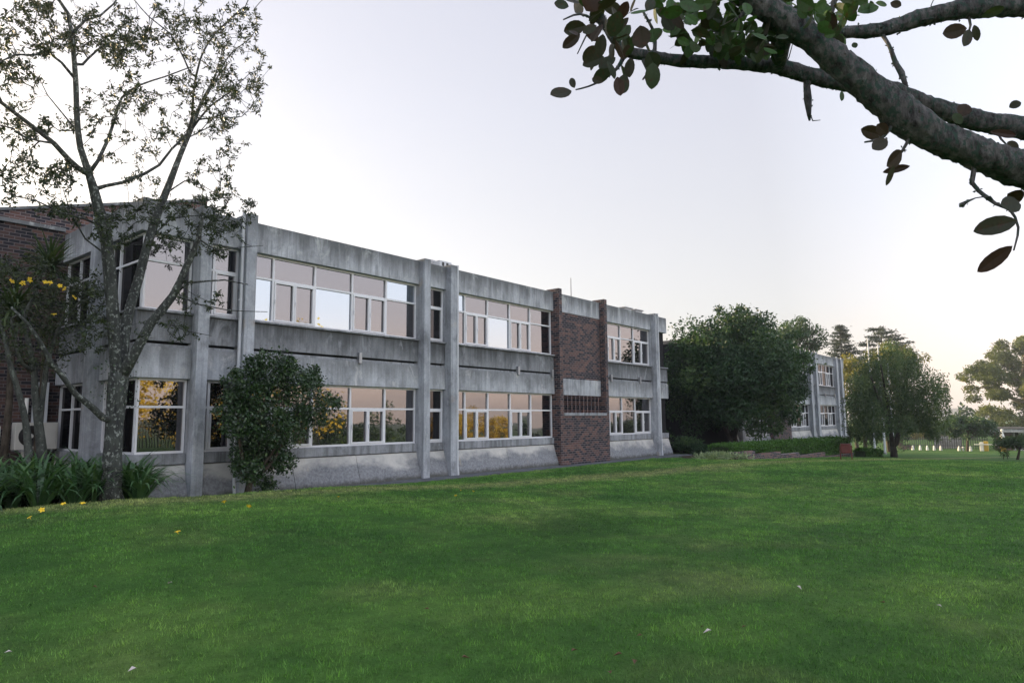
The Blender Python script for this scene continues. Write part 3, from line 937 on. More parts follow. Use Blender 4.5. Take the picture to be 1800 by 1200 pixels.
def ribbons(base, az, el, L, W, bend, seg=6):
    """arching strap leaves; returns quads"""
    n = len(az); out = []
    dirh = np.stack([np.cos(az), np.sin(az), np.zeros(n)], 1); side = np.stack([-np.sin(az), np.cos(az), np.zeros(n)], 1)
    pts = [base]; e = el.copy(); p = base
    for k in range(seg):
        d = dirh*np.cos(e)[:, None]+np.array([0, 0, 1.0])*np.sin(e)[:, None]
        p = p+d*(L/seg)[:, None]; pts.append(p); e = e-bend/seg*(0.5+k/seg)
    prof = np.array([.55, .95, 1, .92, .75, .45, .06, .02])[:seg+1]
    quads = []
    for k in range(seg):
        a, b = pts[k], pts[k+1]; wa, wb = (W*prof[k]*.5)[:, None], (W*prof[k+1]*.5)[:, None]
        quads.append(np.stack([a-side*wa, a+side*wa, b+side*wb, b-side*wb], 1))
    return np.stack(quads, 1).reshape(-1, 3), seg


def sword_plant(name, label, top, ground, nl, L, W, droop, group=None):
    o = thing(name, label, "plant", (top[0], top[1], ground), group)
    mid = np.array([top[0]+.05, top[1], (ground+top[2])/2])
    MB().tube([(top[0], top[1], ground-.1), mid, top], [.09, .07, .06], 8, wob=.2).build("trunk", M['bark'], o, smooth=True)
    az = rng.uniform(0, 2*math.pi, nl); el = rng.uniform(-.5, 1.45, nl)
    V, sg = ribbons(np.tile(top, (nl, 1))+rng.normal(0, .04, (nl, 3)), az, el, L*rng.uniform(.75, 1.1, nl), W*rng.uniform(.8, 1.2, nl), droop*rng.uniform(.3, 1.2, nl))
    fast_faces("leaf_crown", V, 4, M['leaf_palm'], o, np.repeat(np.clip(rng.normal(.5, .2, nl), 0, 1), sg))
    return o


sword_plant("cordyline", "tufted sword leaved plant on a thin trunk beside the brick wall, upright head", at_y(86, 468, 18.4), 0, 150, .85, .05, .9)
sword_plant("cordyline", "lower sword leaved plant with hanging leaves at the left edge beside the brick wall", at_y(24, 545, 17.6), 0, 130, .95, .055, 2.4)

# ---- strappy plants along the corner --------------------------------------
spots = []
for _ in range(900):
    x, y = rng.uniform(1.6, 6.6), rng.uniform(13.15, 16.2)
    ex = at_y(246, 850, y)[0]
    if x > ex or (x > 5.5 and y > 14.9) or math.hypot(x-T1.location.x, y-T1.location.y) < .3: continue
    if all(math.hypot(x-a, y-b) > .36 for a, b in spots): spots.append((x, y))
for i, (x, y) in enumerate(spots):
    o = thing("agapanthus_clump", "clump of long arching green strap leaves in the bed at the foot of the corner", "plant", (x, y, max(.3, float(gz(x, y)))), "strap leaved plants in the corner bed")
    n = 52; az = rng.uniform(0, 2*math.pi, n)
    base = np.tile([x, y, max(.3, float(gz(x, y)))-.02], (n, 1))+np.stack([np.cos(az), np.sin(az), 0*az], 1)*rng.uniform(0, .12, (n, 1))
    V, sg = ribbons(base, az, rng.uniform(.9, 1.52, n), rng.uniform(.9, 1.4, n), rng.uniform(.05, .08, n), rng.uniform(1.6, 3.4, n), 7)
    fast_faces("leaves", V, 4, M['leaf_strap'], o, np.repeat(np.clip(rng.normal(.5, .2, n), 0, 1), sg))
soil = MB().add([(0.5, 13.25, .28), (5.3, 13.25, .28), (6.2, 14.9, .28), (5.75, 15.1, .28), (5.75, 20.15, .28), (0.5, 20.15, .28)], [(0, 1, 2, 3, 4, 5)]).build("planting_bed", M['soil']); tag(soil, kind="structure")

# ---- air conditioners ------------------------------------------------------
def aircon(x0, x1, y, z0, z1, label):
    o = thing("air_conditioner", label, "air conditioner", ((x0+x1)/2, y, z0), "outdoor air conditioner units on the brick wall")
    MB().box(x0, x1, y, y+.3, z0, z1).build("casing", M['ac'], o, bevel=.015)
    cx, cz, r = x0+.36*(x1-x0), (z0+z1)/2, (z1-z0)*.38
    m = MB(); n = 28
    for k in range(4):
        ra = r*(1-k*.24)
        prev = None
        m.tube([(cx+ra*math.cos(2*math.pi*i/n), y-.012, cz+ra*math.sin(2*math.pi*i/n)) for i in range(n+1)], [.007]*(n+1), 4)
    m.cyl((cx, y-.004, cz), (cx, y+.01, cz), r, n=n)
    m.build("fan_grille", M['black'], o)
    MB().cyl((cx, y-.02, cz), (cx, y-.004, cz), r*.22, n=14).build("fan_hub", M['ac'], o)
    MB().box(cx+r*1.3, x1-.05, y-.008, y, z0+.12*(z1-z0), z1-.15*(z1-z0)).build("service_panel", M['ac'], o, bevel=.004)
    for xx in (x0+.12, x1-.12):
        MB().box(xx-.02, xx+.02, y-.02, 20.19, z0-.05, z0-.003).build("bracket", M['metal'], o)


pa, pb = at_y(28, 741, 19.55), at_y(100, 790, 19.55)
aircon(pa[0], pb[0], 19.55, pb[2]+.02, pa[2]-.02, "white air conditioner unit with a dark round fan behind the thin stems")
aircon(at_y(-70, 750, 19.55)[0], at_y(2, 750, 19.55)[0], 19.55, pb[2]+.15, pa[2]-.1, "white air conditioner unit cut off by the left edge of the photo")

# ---- dome tree between the wings ------------------------------------------
D0 = np.array([36.2, 14.0, -.14])
T4 = thing("dome_tree", "big dense dome shaped dark green tree hiding the gap between the two wings", "tree", D0)
c0 = at_d(1293, 664, 37.0)
cl = dome_clumps(c0, (3.75, 3.4, 3.3), 140, 1.0, -.75, .55)
cl += [(at_d(x, y, d_), (r, r, r*.8), 1.0) for x, y, r, d_ in ((1240, 590, .9, 36.7), (1275, 570, .9, 37.8), (1300, 562, .8, 36.7), (1325, 568, .7, 36.7), (1205, 615, 1.0, 36.7), (1190, 650, 1.0, 37.3), (1395, 660, .7, 36.2), (1405, 690, .5, 36.2), (1390, 730, .6, 35.6), (1360, 748, .6, 35.6), (1330, 755, .6, 35.6), (1220, 745, .8, 36.7), (1190, 720, .8, 37.8), (1250, 735, .9, 36.7), (1350, 590, .8, 36.7), (1375, 620, .8, 36.7))]
cl += [(c0+d_*np.array([3.75, 3.4, 3.3])*rng.uniform(.95, 1.12), (q_, q_, q_*.7), .16) for d_, q_ in ((rand_dirs(1)[0]*np.array([1, 1, .9])+np.array([0, 0, .15]), rng.uniform(.2, .45)) for _ in range(90)) if d_[2] > -.3]
P, T = clump_points(cl, 430)
ok_ = ~((P[:, 0] > 38.2) & (P[:, 1] > F-.35)); P, T = P[ok_], T[ok_]
leaves("crown", M['leaf_dome'], T4, P, .17, .5, .3, .5, tint=T)
s4 = Skel()
base = D0+np.array([0, 0, -.2])
tops = px_line([(1288, 740)], 13.0)[0]
s4.limb([base, at_d(1290, 775, 36.7), at_d(1292, 745, 36.7), at_d(1293, 700, 36.9), at_d(1290, 640, 37)], [.27, .2, .16, .11, .05])
for pts in ([(1290, 770), (1300, 745), (1325, 715), (1350, 690), (1370, 650)], [(1289, 772), (1270, 740), (1250, 700), (1230, 640)], [(1288, 780), (1262, 730), (1240, 690)], [(1291, 750), (1312, 722), (1345, 712), (1385, 700)], [(1292, 745), (1280, 690), (1265, 610)], [(1292, 745), (1305, 690), (1320, 610)]):
    s4.limb([at_d(x, y, 36.7+rng.normal(0, .5)*(i > 0)) for i, (x, y) in enumerate(pts)], np.linspace(.11, .03, len(pts)).tolist(), 'near')
s4.finish(.02); s4.mesh(wob=.15).build("trunk", M['bark_dark'], T4, smooth=True)

# ---- generic far trees -----------------------------------------------------
def far_tree(name, label, base, crown_c, radii, nclump, cr, per, leaf, mat, trunk_r=.2, zmin=-.6, group=None, extra=(), aspect=.5):
    o = thing(name, label, "tree", base, group)
    cl = dome_clumps(crown_c, radii, nclump, cr, zmin, .5)+list(extra)
    P, T = clump_points(cl, per)
    leaves("crown", mat, o, P, leaf, aspect, .3, .4, tint=T)
    s = Skel(); b = np.asarray(base, float); c = np.asarray(crown_c, float)
    s.limb([b-np.array([0, 0, .2]), b+(c-b)*.35+rng.normal(0, .1, 3), b+(c-b)*.7, c], [trunk_r, trunk_r*.8, trunk_r*.6, trunk_r*.3])
    for k in range(7):
        t = rand_dirs(1)[0]; t[2] = abs(t[2])*.6
        s.limb([b+(c-b)*.5, b+(c-b)*.8+t*np.asarray(radii)*.3, c+t*np.asarray(radii)*.75], [trunk_r*.4, trunk_r*.3, trunk_r*.12], 'near')
    s.finish(.02); s.mesh().build("trunk", M['bark'], o, smooth=True)
    return o


def ground_under(p):
    return np.array([p[0], p[1], float(gz(p[0], p[1]))])


c = at_d(1398, 600, 66); far_tree("round_tree", "round green tree rising behind the right shoulder of the dome tree", ground_under(c), c, (2.5, 2.5, 2.3), 45, .8, 130, .26, M['leaf_dome'], .25)
c = at_d(1500, 672, 74); far_tree("round_tree", "sunlit yellow green tree just beyond the end of the far wing", ground_under(c), c, (1.6, 2.2, 3.3), 40, .8, 120, .26, M['leaf_gold'], .2, -.9)
c = at_d(1518, 735, 62); far_tree("dark_tree", "dark bushy tree standing behind the flagpoles", ground_under(c), c+np.array([0, 0, .3]), (2.2, 2.0, 3.4), 50, .8, 150, .2, M['leaf_dome'], .2, -.95)
c = at_d(1560, 740, 66); far_tree("dark_tree", "dark bushy tree behind the trunk of the drooping tree", ground_under(c), c, (2.2, 2.0, 2.9), 40, .8, 150, .2, M['leaf_dome'], .2, -.95)
c = at_d(1572, 632, 84); far_tree("round_tree", "sunlit pale green tree top showing above the drooping tree", ground_under(c), c, (3.6, 3.6, 1.8), 36, .9, 130, .3, M['leaf_gold'], .3)
c = at_x(1702, 762, 88); g0 = at_x(1700, 789, 88)
far_tree("small_tree", "small wide green tree on the far lawn beside the white bollards", ground_under(g0), c+np.array([0, 0, .35]), (2.6, 2.9, 1.25), 40, .75, 190, .26, M['leaf_dome'], .16, -.45)
c = at_d(1795, 780, 37.5); g0 = at_d(1787, 808, 37.5)
far_tree("small_tree", "small brownish tree with an open trunk at the right edge of the lawn", ground_under(g0), c, (1.15, 1.2, .42), 34, .32, 190, .11, M['leaf_willow'], .08, -.3)
for x, lab in ((1764, "tiny dark sapling left of the small brownish tree, the bushier one"), (1771.5, "tiny dark upright sapling nearest the small brownish tree")):
    g0 = at_d(x, 806, 38.5)
    o = thing("sapling", lab, "plant", ground_under(g0), "saplings on the far lawn")
    P, T = clump_points([(ground_under(g0)+np.array([0, rng.normal(0, .05), z]), (.13, .17 if x < 1770 else .1, .12), 1) for z in (.2, .3, .42, .5)], 45)
    leaves("crown", M['leaf_dome'], o, P, .07, .5)
    MB().tube([ground_under(g0), ground_under(g0)+np.array([0, 0, .3])], [.02, .015], 5).build("stem", M['bark'], o)

# conifer and cedar
def conifer(name, label, topxy, d_, width, hgt, tiers, flat, mat):
    top = at_d(*topxy, d_); g = ground_under(top)
    o = thing(name, label, "tree", g)
    MB().tube([g, top], [.35, .04], 7).build("trunk", M['bark'], o)
    P, D = [], []
    for i in range(tiers):
        f = (i+.6)/tiers; z = top[2]-f*hgt
        R_ = width*(f**.8 if not flat else min(1, .35+f*1.1))*rng.uniform(.85, 1.1)
        for b in range(8 if not flat else 9):
            az = rng.uniform(0, 2*math.pi); L = R_*rng.uniform(.6, 1.1); n = int(30+110*L/width)
            t = rng.random(n)**.45
            q = np.stack([np.cos(az)*L*t, np.sin(az)*L*t, (-.18*t+.16*t*t*2 if not flat else .06*t)*L], 1)
            q += rng.normal(0, 1, (n, 3))*np.array([.2, .2, .07])*(.5+t[:, None])
            P.append(np.array([top[0], top[1], z])+q); D.append(np.tile([np.cos(az), np.sin(az), -.2], (n, 1))+rng.normal(0, .5, (n, 3)))
    leaves("crown", mat, o, np.concatenate(P), .36, .3, .1, .8, D=unit(np.concatenate(D)))


conifer("conifer_tree", "pointed conifer against the sky behind the far wing", (1476, 570), 100, 3.3, 8.5, 17, False, M['leaf_blue'])
conifer("cedar_tree", "flat topped dark cedar with layered boughs against the sky", (1548, 574), 100, 4.4, 7.5, 13, True, M['leaf_blue'])

# drooping tree
W0 = ground_under(at_d(1572, 804, 39.6))
T5 = thing("drooping_tree", "broad drooping tree with dark twin stems in front of the flagpoles", "tree", W0)
cl = []
for x, y, r in ((1545, 655, .8), (1580, 635, .8), (1610, 650, .75), (1635, 665, .6), (1650, 690, .45), (1525, 690, .8), (1560, 690, .9), (1600, 700, .8), (1630, 720, .55), (1540, 730, .7), (1590, 735, .6), (1515, 660, .6), (1570, 612, .5), (1600, 622, .5), (1515, 720, .6), (1610, 750, .35), (1625, 690, .5), (1520, 640, .7), (1508, 670, .7), (1505, 705, .65), (1530, 750, .6), (1555, 630, .6), (1640, 745, .35), (1535, 715, .8), (1515, 760, .5), (1535, 680, .8), (1540, 650, .7), (1600, 715, .7), (1610, 690, .7), (1575, 715, .7), (1585, 670, .8), (1530, 700, .7), (1605, 665, .8), (1620, 740, .5), (1590, 700, .8), (1615, 705, .7), (1635, 690, .6), (1595, 640, .7)):
    for _ in range(2):
        cl.append((at_d(x+rng.normal(0, 6), y+rng.normal(0, 6), 39.2+rng.normal(0, .9)), (r, r, r*.8), r*r*1.6))
P, T = clump_points(cl, 270)
SP, ST = [], []
for k in range(150):
    q = at_d(rng.uniform(1622, 1668), rng.uniform(650, 735), 39.2+rng.normal(0, .6)); L = rng.uniform(.4, 1.5); n = int(L*13); t = rng.random(n)
    SP.append(q+np.stack([rng.normal(0, .03, n)+t*.12, rng.normal(0, .03, n), -t*L], 1)); ST.append(np.full(n, rng.uniform(.3, .9)))
for k in range(950):
    c_, r_, _w = cl[rng.integers(len(cl))]
    q = c_+rand_dirs(1)[0]*np.array(r_)*1.05; L = rng.uniform(.5, 2.3); n = int(L*17)
    if q[2]-L < .9: L = max(.3, q[2]-.9)
    t = rng.random(n); SP.append(q+np.stack([rng.normal(0, .035, n)+t*.1, rng.normal(0, .035, n), -t*L], 1)); ST.append(np.full(n, rng.uniform(.25, .75)))
leaves("crown", M['leaf_willow'], T5, np.concatenate([P]+SP), .15, .32, .9, .2, tint=np.concatenate([T]+ST))
s5 = Skel()
s5.limb([W0-np.array([0, 0, .2]), at_d(1571, 790, 39.6), at_d(1566, 760, 39.6), at_d(1562, 720, 39.6), at_d(1553, 670, 37.5), at_d(1548, 640, 37.4)], [.24, .17, .11, .08, .05, .02])
s5.limb([at_d(1574, 785, 39.6), at_d(1581, 750, 39.5), at_d(1584, 710, 39.5), at_d(1591, 670, 39.5), at_d(1602, 640, 39.3)], [.16, .12, .09, .06, .02], 'near')
s5.limb([at_d(1564, 745, 39.6), at_d(1545, 700, 38), at_d(1530, 660, 38.3)], [.12, .08, .03], 'near')
s5.finish(.02); s5.mesh(wob=.15).build("trunk", M['bark_dark'], T5, smooth=True)

# gum tree at the right edge
G0 = ground_under(at_d(1818, 780, 112))
T6 = thing("gum_tree", "large sunlit gum tree with billowing crown at the right edge beyond the gate", "tree", G0)
cl = []
for x, y, rx, ry in ((1795, 612, 34, 18), (1765, 632, 36, 18), (1735, 640, 30, 15), (1708, 655, 22, 12), (1755, 660, 44, 18), (1800, 650, 36, 22), (1725, 685, 32, 14), (1765, 695, 34, 14), (1810, 690, 26, 22), (1790, 725, 40, 16), (1745, 725, 30, 13), (1718, 742, 22, 9), (1775, 745, 36, 10), (1840, 640, 50, 50), (1850, 720, 50, 40), (1695, 668, 10, 6), (1815, 598, 26, 12)):
    for _ in range(5):
        k = 112/1200*rng.uniform(.35, .6)
        cl.append((at_d(x+rng.normal(0, rx*.42), y+rng.normal(0, ry*.45), 112+rng.normal(0, 2.5)), (rx*k, rx*k, ry*k*1.3), rx*ry/450))
P, T = clump_points(cl, 340)
leaves("crown", M['leaf_gum'], T6, P, .4, .5, .4, .3, tint=T)
s6 = Skel()
s6.limb([G0, at_d(1816, 750, 112), at_d(1808, 710, 112), at_d(1795, 680, 112), at_d(1778, 645, 112), at_d(1770, 620, 112)], [.9, .7, .55, .4, .3, .1])
for pts in ([(1808, 710), (1780, 700), (1750, 685), (1725, 680)], [(1814, 745), (1780, 735), (1740, 738)], [(1795, 680), (1800, 640), (1800, 610)], [(1790, 668), (1760, 655), (1720, 650)]):
    s6.limb([at_d(x, y, 112) for x, y in pts], np.linspace(.4, .1, len(pts)).tolist(), 'near')
s6.finish(.05); s6.mesh().build("trunk", mat_bark("pale_gum_bark", (.16, .13, .1), (.34, .28, .22)), T6, smooth=True)

# ---- hedge, retaining wall, bed -------------------------------------------
wl, wr = np.array([27.6, 11.05]), np.array([45.2, 10.75])
RW = thing("retaining_wall", "low stepped brown stone wall below the clipped hedge", "wall", (wl[0], wl[1], 0))
M['stone'] = mat_brick("pinkish_brick", 1.25)
def z_at(px, py, xy):
    d = ray(px, py); k = (xy[0]*FW[0]+xy[1]*FW[1])/(d[0]*FW[0]+d[1]*FW[1]); return EYE+d[2]*k


def wall_x(px):
    """where the sight line at px crosses the wall line (plan)"""
    d = ray(px, 800); e = wr-wl
    t_ = (d[0]*wl[1]-d[1]*wl[0])/(d[1]*e[0]-d[0]*e[1]); return wl+e*t_


m = MB()
for (xa, xb, yt) in ((1294, 1328, 793), (1328, 1373, 795.5), (1373, 1406, 796.5), (1406, 1451, 797), (1451, 1503, 798.5)):
    a, b = wall_x(xa), wall_x(xb)
    dn = np.array([-(wr-wl)[1], (wr-wl)[0]]); dn = dn/np.linalg.norm(dn)*.3
    z0 = -1.3; z1 = z_at((xa+xb)/2, yt, (a+b)/2)
    m.add([(*a, z0), (*b, z0), (*(b+dn), z0), (*(a+dn), z0), (*a, z1), (*b, z1), (*(b+dn), z1), (*(a+dn), z1)], [(3, 2, 1, 0), (4, 5, 6, 7), (0, 1, 5, 4), (1, 2, 6, 5), (2, 3, 7, 6), (3, 0, 4, 7)])
m.build("wall_course", M['stone'], RW, bevel=.03)
bed = MB().add([(wl[0]+.1, wl[1]+.2, -.05), (wr[0]-.1, wr[1]+.2, -.25), (wr[0]-.1, 15.1, -.2), (31.0, 15.1, -.02), (28.0, 13.5, 0)], [(0, 1, 2, 3, 4)]).build("planting_bed", M['soil'])
tag(bed, kind="structure")


def hedge(name, label, a, b, width, zt_a, zt_b, zb_a, zb_b, n, leaf=.1):
    o = thing(name, label, "hedge", (a[0], a[1], zb_a))
    a = np.asarray(a, float); b = np.asarray(b, float); dv = unit(b-a); nv = np.array([-dv[1], dv[0]]); L = np.linalg.norm(b-a)
    t = rng.random(n); th = rng.uniform(-.15, math.pi+.15, n); k = 1+.07*rng.normal(size=n)+.06*np.sin(t*L*2.1)
    hw = width/2
    sx = np.sign(np.cos(th))*np.abs(np.cos(th))**.5*hw*k; sz = np.clip(np.abs(np.sin(th))**.5*np.sign(np.sin(th)), 0, 1.2)*k
    zb = zb_a+(zb_b-zb_a)*t; zt_ = zt_a+(zt_b-zt_a)*t
    fac = rng.uniform(.0, 1.0, n); sz = np.where(np.abs(np.cos(th)) > .75, fac, sz)
    xy = a+(b-a)*t[:, None]+nv*sx[:, None]
    P = np.stack([xy[:, 0], xy[:, 1], zb+(zt_-zb)*sz], 1)
    ends = int(n*width/L*.5)
    P[:ends, :2] = b+nv*rng.uniform(-hw, hw, (ends, 1))*.9+dv*rng.normal(.0, .06, (ends, 1)); P[:ends, 2] = zb_b+(zt_b-zb_b)*rng.random(ends)
    leaves("foliage", M['leaf_hedge'], o, P, leaf, .5, -.3, .4)
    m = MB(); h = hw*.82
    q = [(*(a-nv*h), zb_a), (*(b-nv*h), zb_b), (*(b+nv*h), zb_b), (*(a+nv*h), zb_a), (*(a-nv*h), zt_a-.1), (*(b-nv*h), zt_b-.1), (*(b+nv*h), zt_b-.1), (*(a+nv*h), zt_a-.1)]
    m.add(q, [(3, 2, 1, 0), (4, 5, 6, 7), (0, 1, 5, 4), (1, 2, 6, 5), (2, 3, 7, 6), (3, 0, 4, 7)]).build("shade_core", mat_plain("hedge_shade", (.02, .035, .015), .9, .1), o)  # dark box stands in for the shade inside the hedge
    return o


ha, hb = wl+np.array([.3, .75]), wr+np.array([.3, .6])
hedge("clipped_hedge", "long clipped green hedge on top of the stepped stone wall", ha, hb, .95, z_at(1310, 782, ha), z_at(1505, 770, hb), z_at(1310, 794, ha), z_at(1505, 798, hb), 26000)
ga, gb = at_d(1512, 800, 39), at_d(1541, 800, 40)
hedge("clipped_hedge", "short low hedge at the right end of the stone wall", ga[:2], gb[:2], .7, float(gz(*ga[:2]))+.42, float(gz(*gb[:2]))+.38, float(gz(*ga[:2]))-.05, float(gz(*gb[:2]))-.05, 5000)
# shrubs in the recess and pale ground cover
for (x, y, z, r), lab in (((31.6, 17.4, .9, 1.2), "dark rounded shrub in the shaded gap right beside the near wing"), ((33.2, 18.4, .75, 1.0), "dark rounded shrub in the shaded gap behind the dome tree trunk"), ((32.2, 15.2, .35, .7), "low dark shrub left of the dome tree trunk")):
    o = thing("shrub", lab, "shrub", (x, y, -.02), "dark shrubs in the gap between the wings")
    P, T = clump_points(dome_clumps((x, y, z), (r, r, z), 26, r*.42, -.8, .5), 170)
    leaves("foliage", M['leaf_dome'], o, P[P[:, 2] > -.05], .12, .5, .2, .5, tint=T[P[:, 2] > -.05])
    MB().tube([(x, y, -.05), (x, y, z)], [.06, .03], 6).build("stem", M['bark'], o)
n = 2600
t = rng.random(n); gp = np.array([26.9, 12.0])+np.outer(t, np.array([1.5, -.9]))+rng.normal(0, .22, (n, 2))
P = np.stack([gp[:, 0], gp[:, 1], gz(gp[:, 0], gp[:, 1])+rng.uniform(0, .22, n)*(1-.5*np.abs(t-.5))], 1)
gc = leaves("ground_cover", M['leaf_pale'], None, P, .17, .22, -.7, .2)
tag(gc, "pale variegated spiky ground cover at the foot of the dome tree", "ground cover", kind="stuff")

# red box sign on two legs
q = ground_under(at_d(1488, 808, 31)); RS = thing("red_sign", "weathered red box sign on two legs standing on the lawn before the hedge", "sign", q)
yaw = math.atan2(-1, .25)
def loc_box(m, q, yaw, x0, x1, y0, y1, z0, z1):
    c_, s_ = math.cos(yaw), math.sin(yaw); b = MB().box(x0, x1, y0, y1, z0, z1)
    return m.add([(q[0]+x*c_-y*s_, q[1]+x*s_+y*c_, q[2]+z) for x, y, z in b.v], b.f)
loc_box(MB(), q, yaw, -.2, .2, -.1, .16, .30, .70).build("panel", M['redpaint'], RS, bevel=.02)
loc_box(MB(), q, yaw, -.22, .22, -.12, .18, .703, .73).build("lid", M['redpaint'], RS, bevel=.008)
for x in (-.23, .23): loc_box(MB(), q, yaw, x-.025, x+.025, -.03, .02, -.1, .66).build("leg", M['redpaint'], RS, bevel=.005)

# flagpoles
for (x, yb, yt), lab in (((1538.5, 796, 594), "tall pale flagpole nearest the far wing"), ((1556, 797, 606), "tall pale flagpole in the middle of the three"), ((1571.5, 795, 640), "pale flagpole just behind the drooping tree trunk")):
    g0 = ground_under(at_d(x, yb, 52)); top = g0+np.array([0, 0, (yb-yt)*52/1200+.1])
    o = thing("flagpole", lab, "flagpole", g0, "flagpoles on the far lawn")
    MB().tube([g0, g0+(top-g0)*.5, top], [.085, .065, .04], 10).build("pole", M['pipe'], o)
    MB().lathe([(.13, g0[2]-.1), (.13, g0[2]+.12), (.09, g0[2]+.14)], g0[0], g0[1], 12).build("base", M['metal'], o)
    MB().lathe([(.01, top[2]), (.06, top[2]+.03), (.06, top[2]+.08), (.01, top[2]+.11)], top[0], top[1], 10).build("finial", M['metal'], o)

# bollards, boom gate, guard house, fence, walls
for i, (x, y, kx) in enumerate(((1604.5, 787, 0), (1617.5, 788, 0), (1630, 788, 0), (1642, 787.5, 0), (1653.5, 787, 0), (1686, 790, 0), (1693, 790, 1), (1703, 790, 1), (1706, 790, 0))):
    g0 = ground_under(at_x(x, y, 90))
    m = MB()
    if kx: m.lathe([(.09, g0[2]-.1), (.07, g0[2]+.32), (.13, g0[2]+.33), (.1, g0[2]+.43), (.02, g0[2]+.46)], g0[0], g0[1], 10)
    else: m.lathe([(.16, g0[2]-.1), (.15, g0[2]+.08), (.09, g0[2]+.42), (.06, g0[2]+.5), (.02, g0[2]+.53)], g0[0], g0[1], 10)
    o = m.build("bollard", M['white'])
    tag(o, "small white tapering bollard in the row along the far edge of the lawn" if not kx else "thin white capped bollard beside the small wide tree", "bollard", "white bollards along the far road")
XG = 92.0
zg = float(gz(XG, 5))
M['yellow'] = mat_plain("yellow_paint", (.55, .36, .06), .5, .4, vary=.15)
BG = thing("boom_gate", "white boom barrier between two yellow and white posts in front of the gatehouse", "barrier", ground_under(at_x(1731, 789, XG)))
ya, yb_ = at_x(1731, 788, XG)[1], at_x(1763, 788, XG)[1]; yc = at_x(1713, 780, XG)[1]
zb = at_x(1740, 781, XG)[2]
MB().box(XG-.25, XG+.25, ya-.35, ya+.05, zg-.1, zb+.35).build("cabinet", M['yellow'], BG, bevel=.04)
MB().box(XG-.28, XG+.2, ya+.06, ya+.42, zg-.1, zb+.25).build("cabinet", M['white'], BG, bevel=.04)
MB().box(XG-.32, XG-.26, yb_, yc, zb-.05, zb+.06).build("boom", M['white'], BG, bevel=.01)
MB().box(XG-.25, XG+.25, yb_-.3, yb_+.22, zg-.1, zb+.55).build("post", M['yellow'], BG, bevel=.04)
PW = thing("gate_lamp", "white lamp with a round head above the yellow gate post", "lamp", (XG+.5, yb_, zb+.6))
MB().lathe([(.22, zb+.5), (.2, zb+.9), (.1, zb+1.35), (.05, zb+1.4)], XG+.1, yb_-.03, 12).build("body", M['white'], PW)
MB().lathe([(.03, zb+1.42), (.13, zb+1.5), (.13, zb+1.62), (.03, zb+1.7)], XG+.1, yb_-.03, 12).build("head", M['white'], PW)
XH = 99.0
za, zt_ = at_x(1760, 759, XH)[2], at_x(1760, 753, XH)[2]
yl, yr = at_x(1736, 756, XH)[1], at_x(1840, 756, XH)[1]
GH = thing("gatehouse", "low flat roofed gatehouse with pale columns and brick walls beyond the boom", "building", (XH, (yl+yr)/2, float(gz(XH, 0))))
MB().box(XH-2, XH+5, yr, yl, za, zt_).build("roof", M['fascia'], GH, bevel=.03)
MB().box(XH-2.1, XH+5, yr, yl+.1, zt_+.004, zt_+.12).build("roof_edge", M['roof'], GH)
MB().box(XH+3, XH+5, yr, yl-.4, -2.6, za-.004).build("wall", M['core'], GH)
for px, wd, mt in ((1756, .25, 'sillband'), (1764, .2, 'sillband'), (1772, .7, 'brick'), (1782, .2, 'sillband'), (1798, .8, 'spandrel'), (1752, .5, 'brick')):
    y = at_x(px, 760, XH)[1]
    MB().box(XH-.5, XH-.1, y-wd/2, y+wd/2, -2.6, za-.004).build("column", M[mt], GH)
WL = thing("boundary_wall", "grey wall behind the row of white bollards", "wall", (101, 18, -2.3))
MB().box(101, 101.3, at_x(1690, 770, 101)[1], at_x(1642, 770, 101)[1], -2.6, at_x(1660, 767, 101)[2]).build("wall_panel", M['sillband'], WL)
MB().box(100.97, 101.33, at_x(1690, 770, 101)[1], at_x(1642, 770, 101)[1], at_x(1660, 767, 101)[2]+.004, at_x(1660, 767, 101)[2]+.1).build("coping", M['roof'], WL)
FN = thing("palisade_fence", "dark palisade fence beyond the row of white bollards", "fence", (100, 20, -2.3))
y0_, y1_ = at_x(1735, 770, 100)[1], at_x(1590, 770, 100)[1]; zf = at_x(1620, 767, 100)[2]
m = MB(); y = y0_
while y < y1_:
    m.box(99.98, 100.02, y-.035, y+.035, -2.5, zf+rng.uniform(-.03, .03)); y += .24
for zz in (-1.9, zf-.35): m.box(100.02, 100.06, y0_, y1_, zz, zz+.07)
m.build("paling_panel", mat_plain("fence_paint", (.05, .052, .06), .6, .3), FN)
MB().box(80, 88, 24, 26.5, -2.6, -1.3)
LW = thing("low_wall", "low pinkish brick wall right of the drooping tree trunk", "wall", (86, 16, -2.2))
MB().box(93, 93.3, at_x(1606, 780, 93)[1], at_x(1585, 780, 93)[1], -2.5, at_x(1600, 782, 93)[2]).build("wall_panel", M['stone'], LW)
for (x, y, d_, r), lab in (((1600, 762, 118, 1.5), "sunlit golden bush behind the palisade fence, left one"), ((1624, 752, 122, 2.1), "sunlit golden bush behind the palisade fence, taller right one")):
    c = at_d(x, y, d_); far_tree("golden_bush", lab, ground_under(c), c, (r, r, r*1.2), 16, r*.5, 110, .35, M['leaf_gold'], .12, -.8)
c = at_d(1655, 770, 125); far_tree("round_tree", "grey green tree low behind the grey wall", ground_under(c), c, (5, 5, 2.0), 26, 1.3, 120, .45, M['leaf_dome'], .2, -.7)

